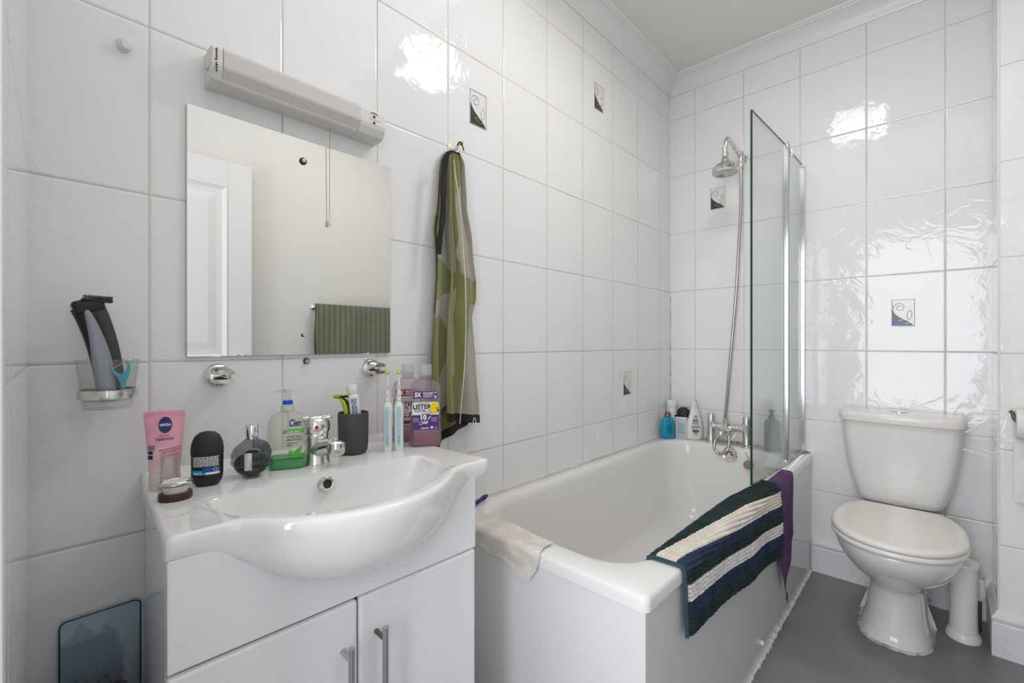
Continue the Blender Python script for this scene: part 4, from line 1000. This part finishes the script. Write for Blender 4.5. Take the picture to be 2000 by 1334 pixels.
# one hose: wall elbow, down behind the taps, loop, up to the outlet
hx = XR - .052
pts = [(hx, wy - .002, wz - .055), (hx, wy - .002, wz - .25)]
for u, v, x in ((1443, 480, 2.500), (1438, 570, 2.500), (1431, 650, 2.500), (1424, 730, 2.505), (1418, 800, 2.512), (1414, 832, 2.512)): 
    q = PX(u, v, x); pts.append(tuple(q))
pts += [tuple(PX(1406, 846, 2.44)), tuple(PX(1397, 860, 2.425)), tuple(PX(1395, 874, 2.415)), tuple(PX(1403, 885, 2.408)), tuple(PX(1413, 886, 2.405)), tuple(PX(1422, 876, 2.412)), tuple(PX(1424, 862, 2.430)), (xt - .040, ym - .020, TZ + .052)]
def hosemat():
    m = mat('ribbed_hose', (.55, .54, .53), .25, 1); t_ = NT(m); v_ = t_.coord(); x_ = t_.xyz(v_)
    s_ = t_.m('SINE', t_.m('MULTIPLY', x_[2], 1300.)); t_.to(t_.mix(t_.mr(s_, -1, 1), (.28, .27, .27), (.70, .69, .68)), 'Base Color'); return m
obj('hose', MB().tube(smooth_path(pts, 8), .0078, 14), hosemat(), t)

# shower screen
G0 = Vector((1.805, -.640, 0)); G1 = Vector((2.236, -.6585, 0)); G2 = Vector((2.536, -.662, 0)); GB, GT = BZ + .006, PY(1535, 284, -.6585).z
t = thing('shower_screen', 'hinged glass shower screen standing on the bath rim', 'shower screen', (2.2, -.66, BZ))
def pane(name, A, B, z0, z1, parent, m, th=.006, ins=.0):
    d = (B - A).normalized(); n = Vector((-d.y, d.x, 0)) * th / 2; A = A + d * ins; B = B - d * ins
    mb = MB(); mb.add([A + n + Vector((0, 0, z0)), B + n + Vector((0, 0, z0)), B - n + Vector((0, 0, z0)), A - n + Vector((0, 0, z0)), A + n + Vector((0, 0, z1)), B + n + Vector((0, 0, z1)), B - n + Vector((0, 0, z1)), A - n + Vector((0, 0, z1))], [(0, 1, 2, 3), (7, 6, 5, 4), (0, 4, 5, 1), (1, 5, 6, 2), (2, 6, 7, 3), (3, 7, 4, 0)], 0)
    return obj(name, mb, m, parent, smooth=False)
mv = pane('moving_pane', G0, G1, GB, GT, t, M['pane'], .006, .0052)
pane('glass_edge', G0, G0 + (G1 - G0).normalized() * .005, GB, GT, mv, M['glass_edge'], .0065)
dd = (G1 - G0).normalized()
pane('top_edge', G0 + dd * .005, G1 - dd * .006, GT, GT + .0012, mv, M['glass_edge'], .006)
fx = pane('fixed_pane', G1, G2, GB, GT - .002, t, M['pane'], .006, .006)
pane('top_edge', G1 + Vector((.008, 0, 0)), G2 - Vector((.008, 0, 0)), GT - .002, GT - .0008, fx, M['glass_edge'], .006)
M['frame'] = mat('polished_aluminium', (.66, .67, .70), .14, 1)
hp_ = MB().loft([[G1 + Vector((x_, y_, z)) for x_, y_ in ((-.009, -.010), (-.004, -.015), (.004, -.015), (.009, -.010), (.009, .008), (.004, .012), (-.004, .012), (-.009, .008))] for z in (BZ + .022, GT + .002)])
obj('hinge_post', hp_, M['frame'], t, smooth=False)
obj('hinge_cap', MB().lathe([(.011, GT), (.0115, GT + .002), (.0115, GT + .012), (.0095, GT + .014)], G1, 24).lathe([(.010, BZ + .002), (.011, BZ + .004), (.011, BZ + .016), (.009, BZ + .022)], G1, 24), M['chrome'], t)
obj('wall_profile', MB().box((G2.x - .003, G2.y - .012, BZ + .002), (XR, G2.y + .012, GT - .012), .002), M['frame'], t, smooth=False)
obj('bottom_seal', MB().tube([G0 + Vector((.005, 0, BZ + .004)), G1 + Vector((0, 0, BZ + .004)), G2 + Vector((0, 0, BZ + .004))], .0048, 8), M['stain'], t)
kp = PY(1545, 298, -.672); obj('stay_clip', MB().box((kp.x - .010, -.680, kp.z - .014), (kp.x + .006, -.664, kp.z + .012), .003), M['chrome'], t)

# ---------------------------------------------------------------- cloths on the bath
RIMW = .075
def overrim(c, out=0.):
    """path across the front rim: c=0 at the outer edge, c>0 hangs outside, c<0 runs inwards and then down into the tub"""
    r = .012
    if c > r: return BY0 - .004 - out, BZ + .004 - c
    if c > -r:
        a = (c + r) / (2 * r) * PI / 2; return BY0 + r - .004 + 0 - (r + out) * math.sin(a), BZ + .004 - r + (r + out) * math.cos(a)
    if c > -RIMW: return BY0 - .004 - c, BZ + .004 + out
    k = -RIMW - c; return BY0 - .004 + RIMW + min(k, .012) * .8 + max(0, k - .012) * .12 + out, BZ + .004 - max(0, k - .004)
Xn = 1.043; Xf = 1.880
def matmap(a, w, out=0.):
    x = lerp(Xn, Xf, a); c0 = lerp(-.138, -.052, min(1, a * 1.05)); c = c0 + lerp(.292, .302, a) * w
    if a < .12: c += .012 * (1 - a / .12) * (w - .3)
    y, z = overrim(c, out + (.004 + .006 * a) * math.sin(a * 7 + 1) ** 2 * max(0, min(1, (c - .01) / .1)))
    return Vector((x + .012 * (w - .5) * (1 if a < .5 else -.2), y, z))
t = thing('bath_mat', 'striped navy, cream and dark green chenille bath mat draped over the bath side', 'bath mat', (1.45, BY0, BZ))
NXm, RIB = 130, 30
bands = [(0, .25, 'mat_green'), (.25, .40, 'mat_cream'), (.40, .51, 'mat_navy'), (.51, .61, 'mat_green'), (.61, .72, 'mat_white'), (.72, .86, 'mat_navy'), (.86, 1., 'mat_green')]
rn = random.Random(11)
jit = [[rn.uniform(.75, 1.1) for _ in range(NXm + 1)] for _ in range(RIB + 1)]
def tuft(a, w):
    i = min(RIB - 1, int(w * RIB)); j = int(a * NXm); fa = a * NXm - j; fw = w * RIB - i
    return .0010 + .0085 * abs(math.sin(PI * fw)) ** .6 * (.15 + .85 * abs(math.sin(PI * fa)) ** .7) * jit[i][min(j, NXm)]
mb = MB(); SUBX, SUBW = 4, 5; nu, nv = NXm * SUBX, RIB * SUBW
vs = []
for i in range(nu + 1):
    for j in range(nv + 1):
        a, w_ = i / nu, j / nv; vs.append(matmap(a, w_, .004 + (tuft(a, w_) if .004 < a < .996 else 0)))
fs = []; ms = []
names = ['mat_green', 'mat_cream', 'mat_navy', 'mat_white']
for i in range(nu):
    for j in range(nv):
        fs.append((i * (nv + 1) + j, (i + 1) * (nv + 1) + j, (i + 1) * (nv + 1) + j + 1, i * (nv + 1) + j + 1))
        rib = (j // SUBW + .5) / RIB; ms.append(next(names.index(n_) for a_, b_, n_ in bands if a_ <= rib < b_))
mb.v = vs; mb.f = fs; mb.m = ms
obj('chenille_pile', mb, [M[n_] for n_ in names], t, ang=180)
obj('backing', MB().sheet(lambda a, b: matmap(a, b, .0015), 80, 60, .0022), M['binding'], t)
def edge(fn): return smooth_path([fn(i / 24) for i in range(25)], 2)
obj('near_binding', MB().tube(edge(lambda q: matmap(0, q, .003) - Vector((.003, 0, 0))), .0048, 8), M['binding'], t)
obj('far_binding', MB().tube(edge(lambda q: matmap(1, q, .003) + Vector((.003, 0, 0))), .0042, 8), M['binding'], t)

t = thing('hanging_cloth', 'plain purple towel hanging over the bath rim beside the striped mat', 'towel', (2.0, BY0, BZ))
def pmap(a, b):
    x = lerp(1.855, 2.120, a); bot = interp(a, [(0, .20), (.25, .330), (.42, .420), (.52, .395), (.75, .325), (1, .250)])
    c = lerp(-.040, bot, b); y, z = overrim(c, .002 + .006 * math.sin(a * 8 + b * 2) ** 2 * min(1, max(0, c) / .1)); return Vector((x + .035 * max(0, c) * (.4 - a), y - .010 * max(0, c) * math.sin(a * 3), z))
obj('cloth', MB().sheet(pmap, 40, 60, .004), M['purpletowel'], t)
q_ = pmap(.42, 1.)
obj('hanging_loop', MB().tube(smooth_path([q_, q_ + Vector((.002, -.002, -.012)), q_ + Vector((-.004, -.003, -.032))]), .0016, 6).tube(smooth_path([q_, q_ + Vector((.010, -.002, -.016)), q_ + Vector((.012, -.002, -.034)), q_ + Vector((.008, -.004, -.050))]), .0014, 6), M['hem'], t)

# chamois over the near end of the bath
def endrim(c):
    r = .012
    if c > r: return BX0 - .004, BZ + .003 - c
    if c > -r: a = (c + r) / (2 * r) * PI / 2; return BX0 + r - .004 - r * math.sin(a), BZ + .003 - r + r * math.cos(a)
    if c > -.078: return BX0 - .004 - c, BZ + .003
    k = -.078 - c; return BX0 + .074 + min(k, .01) + max(0, k - .01) * .3, BZ + .003 - max(0, k - .003) * .9
cin = [(0, -.125), (.3, -.130), (.5, -.110), (.62, -.080), (.8, -.072), (1, -.066)]
cout = [(0, .050), (.2, .054), (.4, .046), (.55, .058), (.68, .052), (.78, .064), (.87, .082), (.93, .080), (.97, .060), (1, .045)]
def cmap(a, b):
    y = lerp(-.055, -.412, a); c = lerp(interp(a, cin), interp(a, cout), b); x, z = endrim(c)
    wob = .0035 * math.sin(a * 14 + b * 5) * math.sin(b * 9 + 1) ** 2
    return Vector((x - max(0, wob) * (1 if c > 0 else 0), y + .006 * math.sin(b * 7), z + (max(0, wob) if c < 0 else 0) + .001))
t = tag(obj('chamois_cloth', MB().sheet(cmap, 60, 40, -.003), M['chamois'], origin=(BX0, -.23, BZ)), 'stiff beige cloth draped over the near end of the bath beside the cabinet', 'cloth')
# purple razor behind the cabinet
a_ = PZ(925, 986, BZ + .012); b_ = PZ(952, 967, BZ + .020)
d_ = (b_ - a_).normalized()
t = thing('razor', 'dark purple razor handle lying on the bath rim behind the cabinet', 'razor', (a_.x, a_.y, BZ))
a_ = a_ - d_ * .085 + Vector((0, 0, .0))
a_.z = BZ + .008
obj('handle', MB().tube(smooth_path([a_, a_.lerp(b_, .5) - Vector((0, 0, .002)), b_]), [.0045] * 5 + [.0065] * 8 + [.0085, .0078, .006, .003], 16), mat('purple_handle', (.035, .012, .14), .3), t)
obj('razor_head', MB().box((-.006, -.020, -.005), (.006, .020, .005), .002, mtx=Matrix.Translation(a_ - Vector((0, 0, .001))) @ Matrix.Rotation(math.atan2(d_.y, d_.x), 4, 'Z')), M['black'], t)

# ---------------------------------------------------------------- bottles on the far ledge of the bath
def rim(u, v): p = PZ(u, v, BZ + .0012); return p
def flat_bottle(p, rot, W, D, prof, m, t, n=10):
    return obj('bottle', MB().loft([[Vector((W / 2 * w_ * math.copysign(abs(math.cos(a)) ** .8, math.cos(a)) + dx, D / 2 * d_ * math.copysign(abs(math.sin(a)) ** .8, math.sin(a)), z)) for a in [2 * PI * k / 40 for k in range(40)]] for z, w_, d_, dx in prof]), m, t, world=False)
def lines(W, rows, y, m, t, name='small_print', seed=1):
    r = random.Random(seed); mb = MB()
    for z, w_, h, x0 in rows:
        x = x0 - w_ / 2
        while x < x0 + w_ / 2: l = min(r.uniform(.003, .008), x0 + w_ / 2 - x); mb.add([Vector((a, y, b)) for a, b in ((x, z), (x + l, z), (x + l, z + h), (x, z + h))], [(0, 1, 2, 3)]); x += l + .0012
    return obj(name, mb, m, t, world=False, smooth=False)
p = Vector((2.392, -.048, BZ + .0012)); A_ = math.radians(-38)
p = rim(1304, 856)
t = thing('shampoo_bottle', 'turquoise shampoo bottle with a bronze cap in the corner of the bath', 'bottle', p, A_)
flat_bottle(p, 0, .074, .042, [(0, .82, .85, 0), (.004, .92, .95, 0), (.04, 1, 1, 0), (.085, .97, .97, 0), (.105, .86, .9, 0), (.116, .60, .75, 0), (.119, .42, .62, 0)], M['teal'], t)
obj('cap', MB().lathe([(.0145, .119), (.0165, .121), (.0165, .133), (.0135, .142), (.006, .147), (.0004, .148)], (0, 0, 0), 28), M['copper'], t, world=False)
lines(.07, [(.030 + i * .0062, .030, .0032, .002) for i in range(8)], -.0216, mat('teal_print', (.0, .10, .16), .4), t, seed=4)
obj('emblem', MB().lathe([(.006, 0), (.006, .0005)], (.003, -.0212, .090), 5, (0, -1, 0)), M['copper'], t, world=False)
p = Vector((2.492, -.036, BZ + .0012))
t = thing('spray_can', 'tall white cylindrical can standing behind the turquoise bottle', 'can', p, A_)
obj('can', MB().lathe([(.026, 0), (.0275, .003), (.0275, .150), (.0265, .156)], (0, 0, 0), 36), M['white'], t, world=False)
obj('lid', MB().lathe([(.0275, .156), (.028, .157), (.028, .196), (.0265, .200), (.0004, .200)], (0, 0, 0), 36), M['white'], t, world=False)
obj('navy_print', MB().sheet(lambda a, b: Vector((.0278 * math.sin(lerp(.1, 1.2, a)), -.0278 * math.cos(lerp(.1, 1.2, a)), lerp(.108, .120, b))), 8, 1), M['navy'], t, world=False)
p = Vector((2.452, -.108, BZ + .0012))
t = thing('soap_box', 'small pale upright box leaning between the corner bottles', 'box', p, math.radians(-76))
obj('carton', MB().box((-.030, -.010, 0), (.030, .010, .116), .001), M['white'], t, world=False)
obj('carton_side', MB().box((-.0285, -.0108, .004), (.0285, -.0098, .112), .0003), mat('grey_blue_print', (.50, .58, .62), .5), t, world=False)
lines(.05, [(.030 + i * .012, .030, .004, 0) for i in range(5)], -.0112, mat('blue_grey_ink', (.12, .2, .28), .5), t, seed=8)
p = Vector((2.505, -.098, BZ + .0012))
t = thing('black_bottle', 'matt black faceted bottle half hidden behind the small pale box', 'bottle', p, math.radians(-45))
obj('body', MB().lathe([(.032, 0), (.034, .004), (.036, .130), (.033, .150), (.024, .157)], (0, 0, 0), 8), M['mblack'], t, world=False, smooth=False)
obj('lid', MB().lathe([(.020, .157), (.020, .160), (.016, .164), (.0004, .165)], (0, 0, 0), 8), M['navy'], t, world=False, smooth=False)
p = rim(1357, 858)
p.x = 2.478; p.y = -.168
t = thing('body_wash_bottle', 'white curved body wash bottle with printed panel, left of the bath tap', 'bottle', p, math.radians(-50))
flat_bottle(p, 0, .086, .046, [(0, .80, .82, -.001), (.004, .92, .94, -.001), (.03, 1, 1, 0), (.075, .97, .96, 0), (.105, .82, .84, .001), (.135, .62, .72, .0015), (.160, .46, .58, .001), (.178, .38, .50, -.001)], M['white'], t)
cp = obj('cap', MB().lathe([(.0145, .178), (.0155, .180), (.0150, .196), (.0115, .206), (.0004, .209)], (-.001, 0, 0), 28), M['white'], t, world=False)
obj('cap_mark', MB().lathe([(.0075, 0), (.0055, .0018), (.0004, .002)], (.004, -.006, .204), 16, (.3, -.5, 1)), M['navy'], cp, world=False)
dk = mat('grey_ink', (.08, .08, .09), .4)
lines(.08, [(.118 + i * .0045, .022 + .0, .0018, .002) for i in range(4)] + [(.084 + i * .004, .034, .0018, 0) for i in range(5)] + [(.104, .030, .006, 0)], -.0232, dk, t, seed=2)
obj('grey_panel', MB().add([Vector((a, -.0238, b)) for a, b in ((-.024, .064), (.024, .064), (.022, .076), (-.022, .076))], [(0, 1, 2, 3)]), mat('grey_panel', (.35, .35, .36), .5), t, world=False, smooth=False)
lines(.08, [(.052, .030, .005, 0), (.042, .034, .008, 0), (.034, .020, .005, 0), (.026, .012, .003, .002)], -.0240, M['navy'], t, 'navy_print', seed=6)
p = Vector((2.470, -.548, BZ + .0012))
t = thing('pump_bottle', 'tall grey-green pump bottle standing behind the glass screen', 'bottle', p, math.radians(-70))
gg = mat('grey_green_plastic', (.16, .22, .22), .35)
obj('bottle', MB().loft([rrect(.064 * a, .044 * a, .014, z) for z, a in ((0, .92), (.004, 1), (.135, 1), (.148, .86), (.154, .5))]), gg, t, world=False)
obj('pump', MB().lathe([(.015, .154), (.015, .172), (.008, .174), (.008, .188), (.013, .190), (.013, .198), (.0004, .199)], (0, 0, 0), 24), gg, t, world=False)

# ---------------------------------------------------------------- toilet
YT = -1.020
t = thing('toilet', 'white close-coupled toilet with closed lid against the end wall', 'toilet', (2.15, YT, 0))
def egg(xc, a, b, z, n=48, sq=2.25, back=.0):
    out = []
    for k in range(n):
        th = 2 * PI * k / n; c, s = math.cos(th), math.sin(th); e = 2 / sq
        out.append(Vector((xc + a * math.copysign(abs(c) ** e, c), YT - .009 * min(1, z / .3) + b * math.copysign(abs(s) ** e, s) * (1 + back * c), z)))
    return out
P = [(.000, 2.252, .168, .106, 2.6), (.012, 2.252, .168, .106, 2.6), (.030, 2.249, .157, .099, 2.5), (.080, 2.241, .139, .088, 2.3), (.135, 2.235, .128, .084, 2.2), (.180, 2.232, .124, .082, 2.2), (.205, 2.225, .130, .086, 2.2), (.235, 2.200, .158, .106, 2.2), (.275, 2.165, .190, .134, 2.2), (.315, 2.140, .214, .156, 2.2), (.350, 2.125, .229, .169, 2.2), (.375, 2.120, .236, .175, 2.2), (.390, 2.120, .237, .176, 2.2), (.396, 2.120, .232, .171, 2.2)]
obj('pan', MB().loft([egg(xc, a, b, z, sq=q) for z, xc, a, b, q in P]), M['toilet'], t, ang=60)
mb = MB().loft([[Vector((x, YT + y, z)) for x, y in ((2.26, -w_), (2.545, -w_), (2.545, w_), (2.26, w_))] for z, w_ in ((.200, .060), (.230, .075), (.330, .100), (.388, .125), (.396, .122))])
obj('rear_shelf', mb, M['toilet'], t)
mb = MB()
for s_ in (-1, 1):
    mb.loft([[Vector((x, YT + s_ * y, z)) for x, y in ((2.30, .045), (2.40 + ex, .040), (2.42 + ex, .075 + k), (2.33, .098 + k))] for z, k, ex in ((.0, .018, .0), (.03, .010, 0), (.10, -.012, -.01), (.17, -.030, -.03))])
obj('side_flange', mb, M['toilet'], t)
obj('floor_seal', MB().tube([Vector((v_.x + (v_.x - 2.252) * .012, v_.y + (v_.y - YT) * .012, .003)) for v_ in egg(2.252, .168, .106, 0, 64, 2.6) + egg(2.252, .168, .106, 0, 64, 2.6)[:1]], [.005 + .0025 * math.sin(i * 2.3) ** 2 for i in range(65)], 8), M['stain'], t)
def lidring(k, z, xo=0): return egg(2.112 + xo, .241 * k, .183 * k, z, 64, 2.25, 0)
def seatring(k, z):
    r = []
    for v_ in egg(2.112, .246 * k, .187 * k, z, 96, 2.2):
        x_ = v_.x if v_.x < 2.112 else 2.112 + (v_.x - 2.112) * 1.24
        r.append(Vector((min(x_, 2.112 + .243 * k), v_.y, z)))
    return r
obj('seat', MB().loft([seatring(.965, .398), seatring(.985, .399), seatring(1., .404), seatring(1., .412), seatring(.985, .416), seatring(.9, .417)]), M['seat'], t, ang=60)
obj('lid', MB().loft([seatring(.955, .418), seatring(.985, .4195), seatring(.995, .425), seatring(.99, .431), seatring(.965, .436), seatring(.90, .4385), seatring(.84, .4375), seatring(.55, .4370), seatring(.1, .4365)]), M['seat'], t, ang=60)
obj('hinge_bar', MB().tube([(2.358, YT - .085, .418), (2.358, YT + .085, .418)], .012, 16), M['seat'], t)
CXF = 2.385
def cis(z, w_, xf, r=.035, bow=.018):
    out = []; n = 18
    for k in range(n + 1): # front from left(+y) to right
        s = -1 + 2 * k / n; e = abs(s); y = YT - s * w_ / 2
        x = xf + bow * s * s + (r * (1 - math.sqrt(max(0, 1 - ((e - (1 - 2 * r / w_)) / (2 * r / w_)) ** 2))) if e > 1 - 2 * r / w_ else 0); out.append(Vector((x, y, z)))
    out += [Vector((XR - .006, YT - w_ / 2, z)), Vector((XR - .006, YT + w_ / 2, z))]; return out
C_ = [(.420, .255, 2.412), (.426, .272, 2.404), (.450, .290, 2.400), (.500, .318, 2.396), (.560, .342, 2.392), (.630, .360, 2.389), (.700, .376, 2.387), (.758, .382, 2.386)]
ct = obj('cistern', MB().loft([cis(*a) for a in C_]), M['toilet'], t, ang=50)
ld = obj('cistern_lid', MB().loft([cis(.753, .388, 2.380), cis(.755, .395, 2.374), cis(.776, .398, 2.371), cis(.788, .394, 2.374), cis(.7935, .384, 2.381), cis(.795, .360, 2.393, bow=.014)]), M['seat'], t, ang=50)
bp = Vector((2.478, YT, .795)); obj('flush_button', MB().lathe([(.030, 0), (.030, .003), (.024, .005), (.022, .0042), (.0004, .0055)], bp, 40), M['chrome'], ld)
# brush holder
p = Vector((2.345, -1.212, 0)); 
q0 = PZ(1890, 1255, 0); p = Vector((2.348, -1.205, 0))
t = thing('toilet_brush_holder', 'slim white toilet brush holder on the floor right of the toilet', 'toilet brush', p)
def el(R, z, dx=0): return [Vector((p.x + dx + R * math.cos(a), p.y + R * .88 * math.sin(a), z)) for a in [2 * PI * k / 44 for k in range(44)]]
obj('base', MB().loft([el(.054, 0), el(.056, .003), el(.055, .014), el(.050, .024), el(.046, .030)]), M['white'], t)
obj('container', MB().loft([el(.0455, .028), el(.0435, .06), el(.0425, .12), el(.0440, .20), el(.0480, .268)]), M['white'], t)
obj('lid', MB().loft([el(.0500, .266), el(.0515, .269), el(.0515, .276), el(.0495, .280), el(.030, .283)]), M['white'], t)
obj('brush_handle', MB().lathe([(.007, .282), (.0065, .30), (.006, .325), (.0075, .332), (.0004, .334)], p + Vector((.030, .01, 0)), 16), M['white'], t)
# packet on the radiator valve side
p = Vector((2.420, -1.262, .16))
t = thing('wall_valve', 'white ribbed valve on the pipe behind the toilet brush holder', 'valve', (2.44, -1.250, 0))
obj('pipe', MB().tube([(2.44, -1.250, 0), (2.44, -1.250, .125)], .007, 14), M['bronze'], t)
z1_ = PX(1932, 1128, 2.44).z
kb = obj('valve_head', MB().lathe([(.014, .118), (.0165, .124), (.0165, z1_ - .016), (.014, z1_ - .012)], (2.44, -1.250, 0), 24), M['white'], t)
mb = MB()
for i in range(10):
    a = 2 * PI * i / 10; mb.box((2.44 + .0155 * math.cos(a) - .0016, -1.250 + .0155 * math.sin(a) - .0016, .128), (2.44 + .0155 * math.cos(a) + .0016, -1.250 + .0155 * math.sin(a) + .0016, z1_ - .018), .0005)
obj('grip_ribs', mb, M['pinkcap'], kb)
obj('cap', MB().lathe([(.014, z1_ - .012), (.0145, z1_ - .010), (.0145, z1_ - .002), (.012, z1_), (.0004, z1_ + .001)], (2.44, -1.250, 0), 20), mat('yellowed_plastic', (.62, .52, .36), .4), t)
# toilet roll
rp = PX(1993, 822, XS - .062)
t = thing('toilet_roll_holder', 'bronze toilet roll hook on the boxed wall at the right', 'toilet roll holder', (XS, rp.y, rp.z))
h0 = PX(1991, 848, XS - .030)
obj('wall_plate', MB().lathe([(.017, 0), (.017, .004), (.012, .007)], (XS, rp.y - .075, rp.z + .012), 24, (-1, 0, 0)), M['bronze'], t)
e1 = PX(1973, 802, XS - .062)
obj('hook_arm', MB().tube(smooth_path([(XS, rp.y - .075, rp.z + .012), (XS - .062, rp.y - .075, rp.z + .012), (XS - .062, rp.y - .04, rp.z), (XS - .062, rp.y + .008, rp.z - .001), (XS - .062, e1.y - .006, e1.z - .010), (XS - .062, e1.y, e1.z)]), .0052, 12), M['bronze'], t)
RY0, RY1 = rp.y - .100, rp.y - .002
RY1 = PX(1986, 822, XS - .100).y; RY0 = RY1 - .098; rc = Vector((XS - .062, 0, rp.z - .012))
t = thing('toilet_roll', 'white toilet roll with a hanging sheet on the bronze hook', 'toilet roll', (XS - .062, RY1, rc.z))
obj('roll', MB().lathe([(.020, 0), (.047, 0), (.0485, .002), (.0485, .096), (.047, .098), (.020, .098), (.020, 0)], (rc.x, RY0, rc.z), 48, (0, 1, 0), cap0=False, cap1=False), M['paper'], t)
obj('hanging_sheet', MB().sheet(lambda a, b: Vector((rc.x + .049 * math.cos(min(b * 4, 1) * 0 ) * (1) - .0 - .004 * math.sin(b * 3), lerp(RY0, RY1, a), rc.z - b * .270)), 6, 20, .0008), M['paper'], t)

# ---------------------------------------------------------------- low left corner
a_ = PY(117, 1218, -.010); b_ = PY(274, 1169, -.010)
t = thing('leaning_panel', 'pale blue glass panel with rounded corners standing against the wall left of the cabinet', 'glass panel', ((a_.x + b_.x) / 2, -.006, .25))
x0_, x1_, zt_ = PY(116, 1240, -.010).x, PY(274, 1240, -.010).x, (a_.z + b_.z) / 2
r_ = [Vector((v_.x, 0, v_.y)) for v_ in rrect(x1_ - x0_, .300, .010, 0, (x0_ + x1_) / 2, zt_ - .150, 8)]
obj('pane', MB().loft([[v_ + Vector((0, -.0015, 0)) for v_ in r_], [v_ + Vector((0, -.0105, 0)) for v_ in r_]]), M['scale'], t, smooth=False)
r2 = r_ + r_[:1]
obj('edge_rim', MB().tube([v_ + Vector((0, -.0100, 0)) for v_ in r2], .0013, 6), M['glass_edge'], t)
# bin and its bag
t = thing('waste_bin', 'small bin with a crumpled clear bag in the corner left of the cabinet', 'bin', (.070, -.11, 0))
bz = .455
obj('bin_body', MB().loft([rrect(.085, .15, .02, 0, .066, -.11), rrect(.10, .17, .02, bz, .070, -.11), rrect(.092, .162, .018, bz, .070, -.11), rrect(.078, .14, .015, .01, .066, -.11)]), M['greydark'], t)
rb_ = random.Random(9)
rings = []
for i in range(15):
    q = i / 14; r = []
    for k in range(60):
        a = 2 * PI * k / 60; rr = (.050 + .010 * math.sin(q * 3)) * (1 + .10 * math.sin(a * 7 + q * 6) + .07 * math.sin(a * 13 - q * 9) + rb_.uniform(-.03, .03))
        r.append(Vector((.070 + rr * math.cos(a) * (1 - .25 * q), -.11 + rr * 1.55 * math.sin(a) * (1 - .25 * q), bz - .05 + q * .085 + .012 * math.sin(a * 5 + q * 4) * q + rb_.uniform(-.002, .002))))
    rings.append(r)
obj('bin_bag', MB().loft(rings, False, False), M['bag'], t, ang=20)

# ---------------------------------------------------------------- towel rail on the front wall, seen in the mirror
tx0, tx1, tz = 1.115, 1.70, 1.292
t = thing('towel_rail', 'chrome towel rail on the wall opposite the mirror', 'towel rail', (1.4, YF, tz))
obj('bar', MB().tube([(tx0 - .006, YF + .060, tz), (tx1 + .03, YF + .060, tz)], .0065, 14), M['chrome'], t)
for x in (tx0 + .012, tx1 + .022): obj('bracket', MB().lathe([(.018, 0), (.018, .005), (.009, .009), (.009, .062)], (x, YF, tz), 20, (0, 1, 0)), M['chrome'], t)
def omap(a, b):
    x = lerp(tx0, tx1, a); L = lerp(-.45, .62, b)
    y = YF + .060 + (.012 if L > 0 else -.012); z = tz - abs(L)
    if abs(L) < .012: an = L / .012 * PI / 2; y = YF + .060 + .012 * math.sin(an); z = tz + .012 * math.cos(an) - .001
    return Vector((x + .004 * math.sin(b * 20), y + .004 * math.sin(a * 16 + b * 4) * min(1, abs(L) / .1), z + .004))
obj_ = obj('rail_towel', MB().sheet(omap, 40, 110, .006), M['olive'], origin=(1.4, YF + .06, tz)); tag(obj_, 'olive green ribbed towel folded over the chrome towel rail', 'towel')
